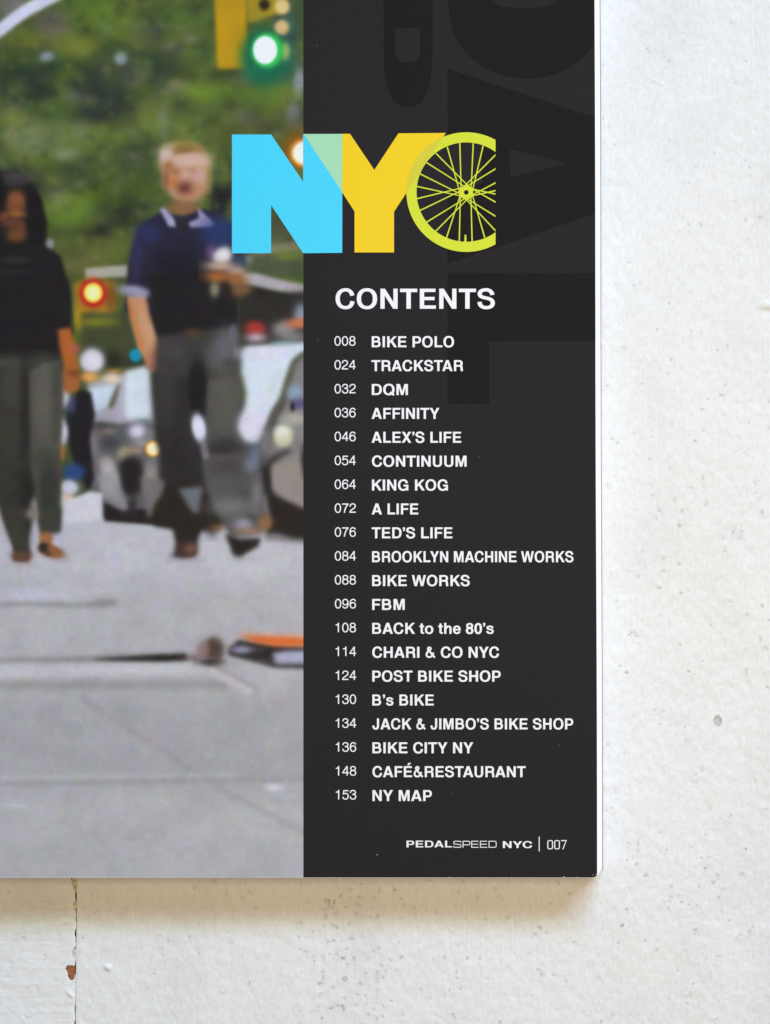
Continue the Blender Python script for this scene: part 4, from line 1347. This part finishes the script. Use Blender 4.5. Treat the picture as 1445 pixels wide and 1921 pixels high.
for k in range(24):
    a0, a1 = k / 24 * 2 * math.pi, (k + 1) / 24 * 2 * math.pi

    def hx_(a):
        s_ = (a - math.pi / 6) % (math.pi / 3) - math.pi / 6
        r_ = 12.9 / math.cos(s_)
        return (wx + r_ * math.cos(a), wy + .5 + r_ * math.sin(a))
    pieces.append([hx_(a0), hx_(a1), (wx + 4.4 * math.cos(a1), wy + .5 + 4.4 * math.sin(a1)), (wx + 4.4 * math.cos(a0), wy + .5 + 4.4 * math.sin(a0))])
pieces.append([(872.2, 454.5), (871.4, 448), (872.0, 443.5), (871.6, 441.5), (873.4, 439.8), (875.2, 441.5), (874.8, 443.5), (875.4, 448), (874.8, 454.5)])
pieces.append(ring_strip(RI + 1, RI - 1.5, math.radians(90.2), math.radians(92.6), math.radians(90.2), math.radians(92.6), 1)[0])
flat('wheel_letter', [union(pieces)], Z4, lime_m, page)['label'] = 'lime green bicycle wheel cut off at the right to stand for a letter C'

# the olive band where the wheel crosses the yellow letter
band = []
for k in range(60):
    a0 = math.radians(160 + k * 90 / 60); a1 = math.radians(160 + (k + 1) * 90 / 60)
    f = lambda r, a: (wx + r * math.cos(a), wy + r * math.sin(a))
    band.append([f(RO, a0), f(RO, a1), f(RI, a1), f(RI, a0)])
bv, bt = union(band)
# keep the side of the band that lies left of the letter's slanting edge
(x0, y0), (x1, y1) = (836.6, 249.4), (739.4, 397.3)


def clip_half(poly):
    out = []
    sd = lambda p: (x1 - x0) * (p[1] - y0) - (y1 - y0) * (p[0] - x0)
    for i_ in range(len(poly)):
        p, q = poly[i_], poly[(i_ + 1) % len(poly)]
        a, c = sd(p), sd(q)
        if a >= 0:
            out.append(p)
        if a * c < 0:
            t = a / (a - c)
            out.append((p[0] + (q[0] - p[0]) * t, p[1] + (q[1] - p[1]) * t))
    return out


sgn = (x1 - x0) * (300 - y0) - (y1 - y0) * (700 - x0)      # a point inside the letter
if sgn < 0:
    (x0, y0), (x1, y1) = (x1, y1), (x0, y0)
cl = [p for p in (clip_half(q) for q in band) if len(p) >= 3]
flat('letter_overlap', [union(cl)], PAGE_H + LAY * 5, olive_m, page)

# ------------------------------------------------------------------ words
flat('contents_heading', text(HB, 'b', 'CONTENTS', 629.8, 928.6, 579.2, 37.6), Z3, white_m, page)
LINES = [('008', 'BIKE POLO', 852), ('024', 'TRACKSTAR', 869), ('032', 'DQM', 765.5), ('036', 'AFFINITY', 824.5), ('046', 'ALEX’S LIFE', 865.5), ('054', 'CONTINUUM', 875.5),
         ('064', 'KING KOG', 840.5), ('072', 'A LIFE', 785), ('076', 'TED’S LIFE', 849), ('084', 'BROOKLYN MACHINE WORKS', 1076), ('088', 'BIKE WORKS', 881.5), ('096', 'FBM', 759.5),
         ('108', 'BACK to the 80’s', 926.5), ('114', 'CHARI & CO NYC', 936.5), ('124', 'POST BIKE SHOP', 939.5), ('130', 'B’s BIKE', 814), ('134', 'JACK & JIMBO’S BIKE SHOP', 1075.5),
         ('136', 'BIKE CITY NY', 888), ('148', 'CAFÉ&RESTAURANT', 986.5), ('153', 'NY MAP', 810.5)]
for i, (num, title, x1_) in enumerate(LINES):
    base = 651.4 + i * (1502.7 - 651.4) / 19
    sk = i * .075
    n0 = 627.6 + sk + (1.2 if num[0] == '1' else 0)
    g = text(HR, 'r', num, n0, 667.2 + sk, base - 3.1, 17.8, 703) + text(HB, 'b', title, (697.0 if title[0] in 'AT' else 697.6) + sk, x1_, base, 20.6)
    o = flat('contents_entry', g, Z3, white_m, page)
    o['label'] = 'line of contents numbered ' + num

g = text(HB, 'b', 'PEDAL', 762.9, 848.3, 1589.6, 12.6) + text(HX, 'x', 'SPEED', 850.6, 931.8, 1590.2, 12.8) + text(HB, 'b', 'NYC', 943.6, 998.6, 1590.8, 12.7)
g += [union([[(1010.9, 1569.6), (1012.6, 1569.6), (1012.6, 1597), (1010.9, 1597)]])]
g += text(HX, 'x', '007', 1027, 1063.3, 1593.2, 17.2)
flat('page_footer', g, Z3, white_m, page)

# rubbed white nicks where ink has worn off the page's corner and foot
for x, y, r in ((1118.6, 1645.2, 1.3), (1115.6, 1645.6, 1.0), (1059, 1645.4, 1.5), (1112, 1641.6, .7), (1118.3, 1640.2, .8), (1084, 1645.9, .9), (707.5, 1603.6, .9), (960, 1645.9, .8), (844, 1645.8, .9), (1118.6, 640, .8)):
    flat('worn_nick', [union([[(x + r * rng.uniform(.6, 1.2) * math.cos(a), y + r * rng.uniform(.5, 1.0) * math.sin(a)) for a in np.linspace(0, 2 * math.pi, 7)[:-1]]])], Z3, paper_m, page)
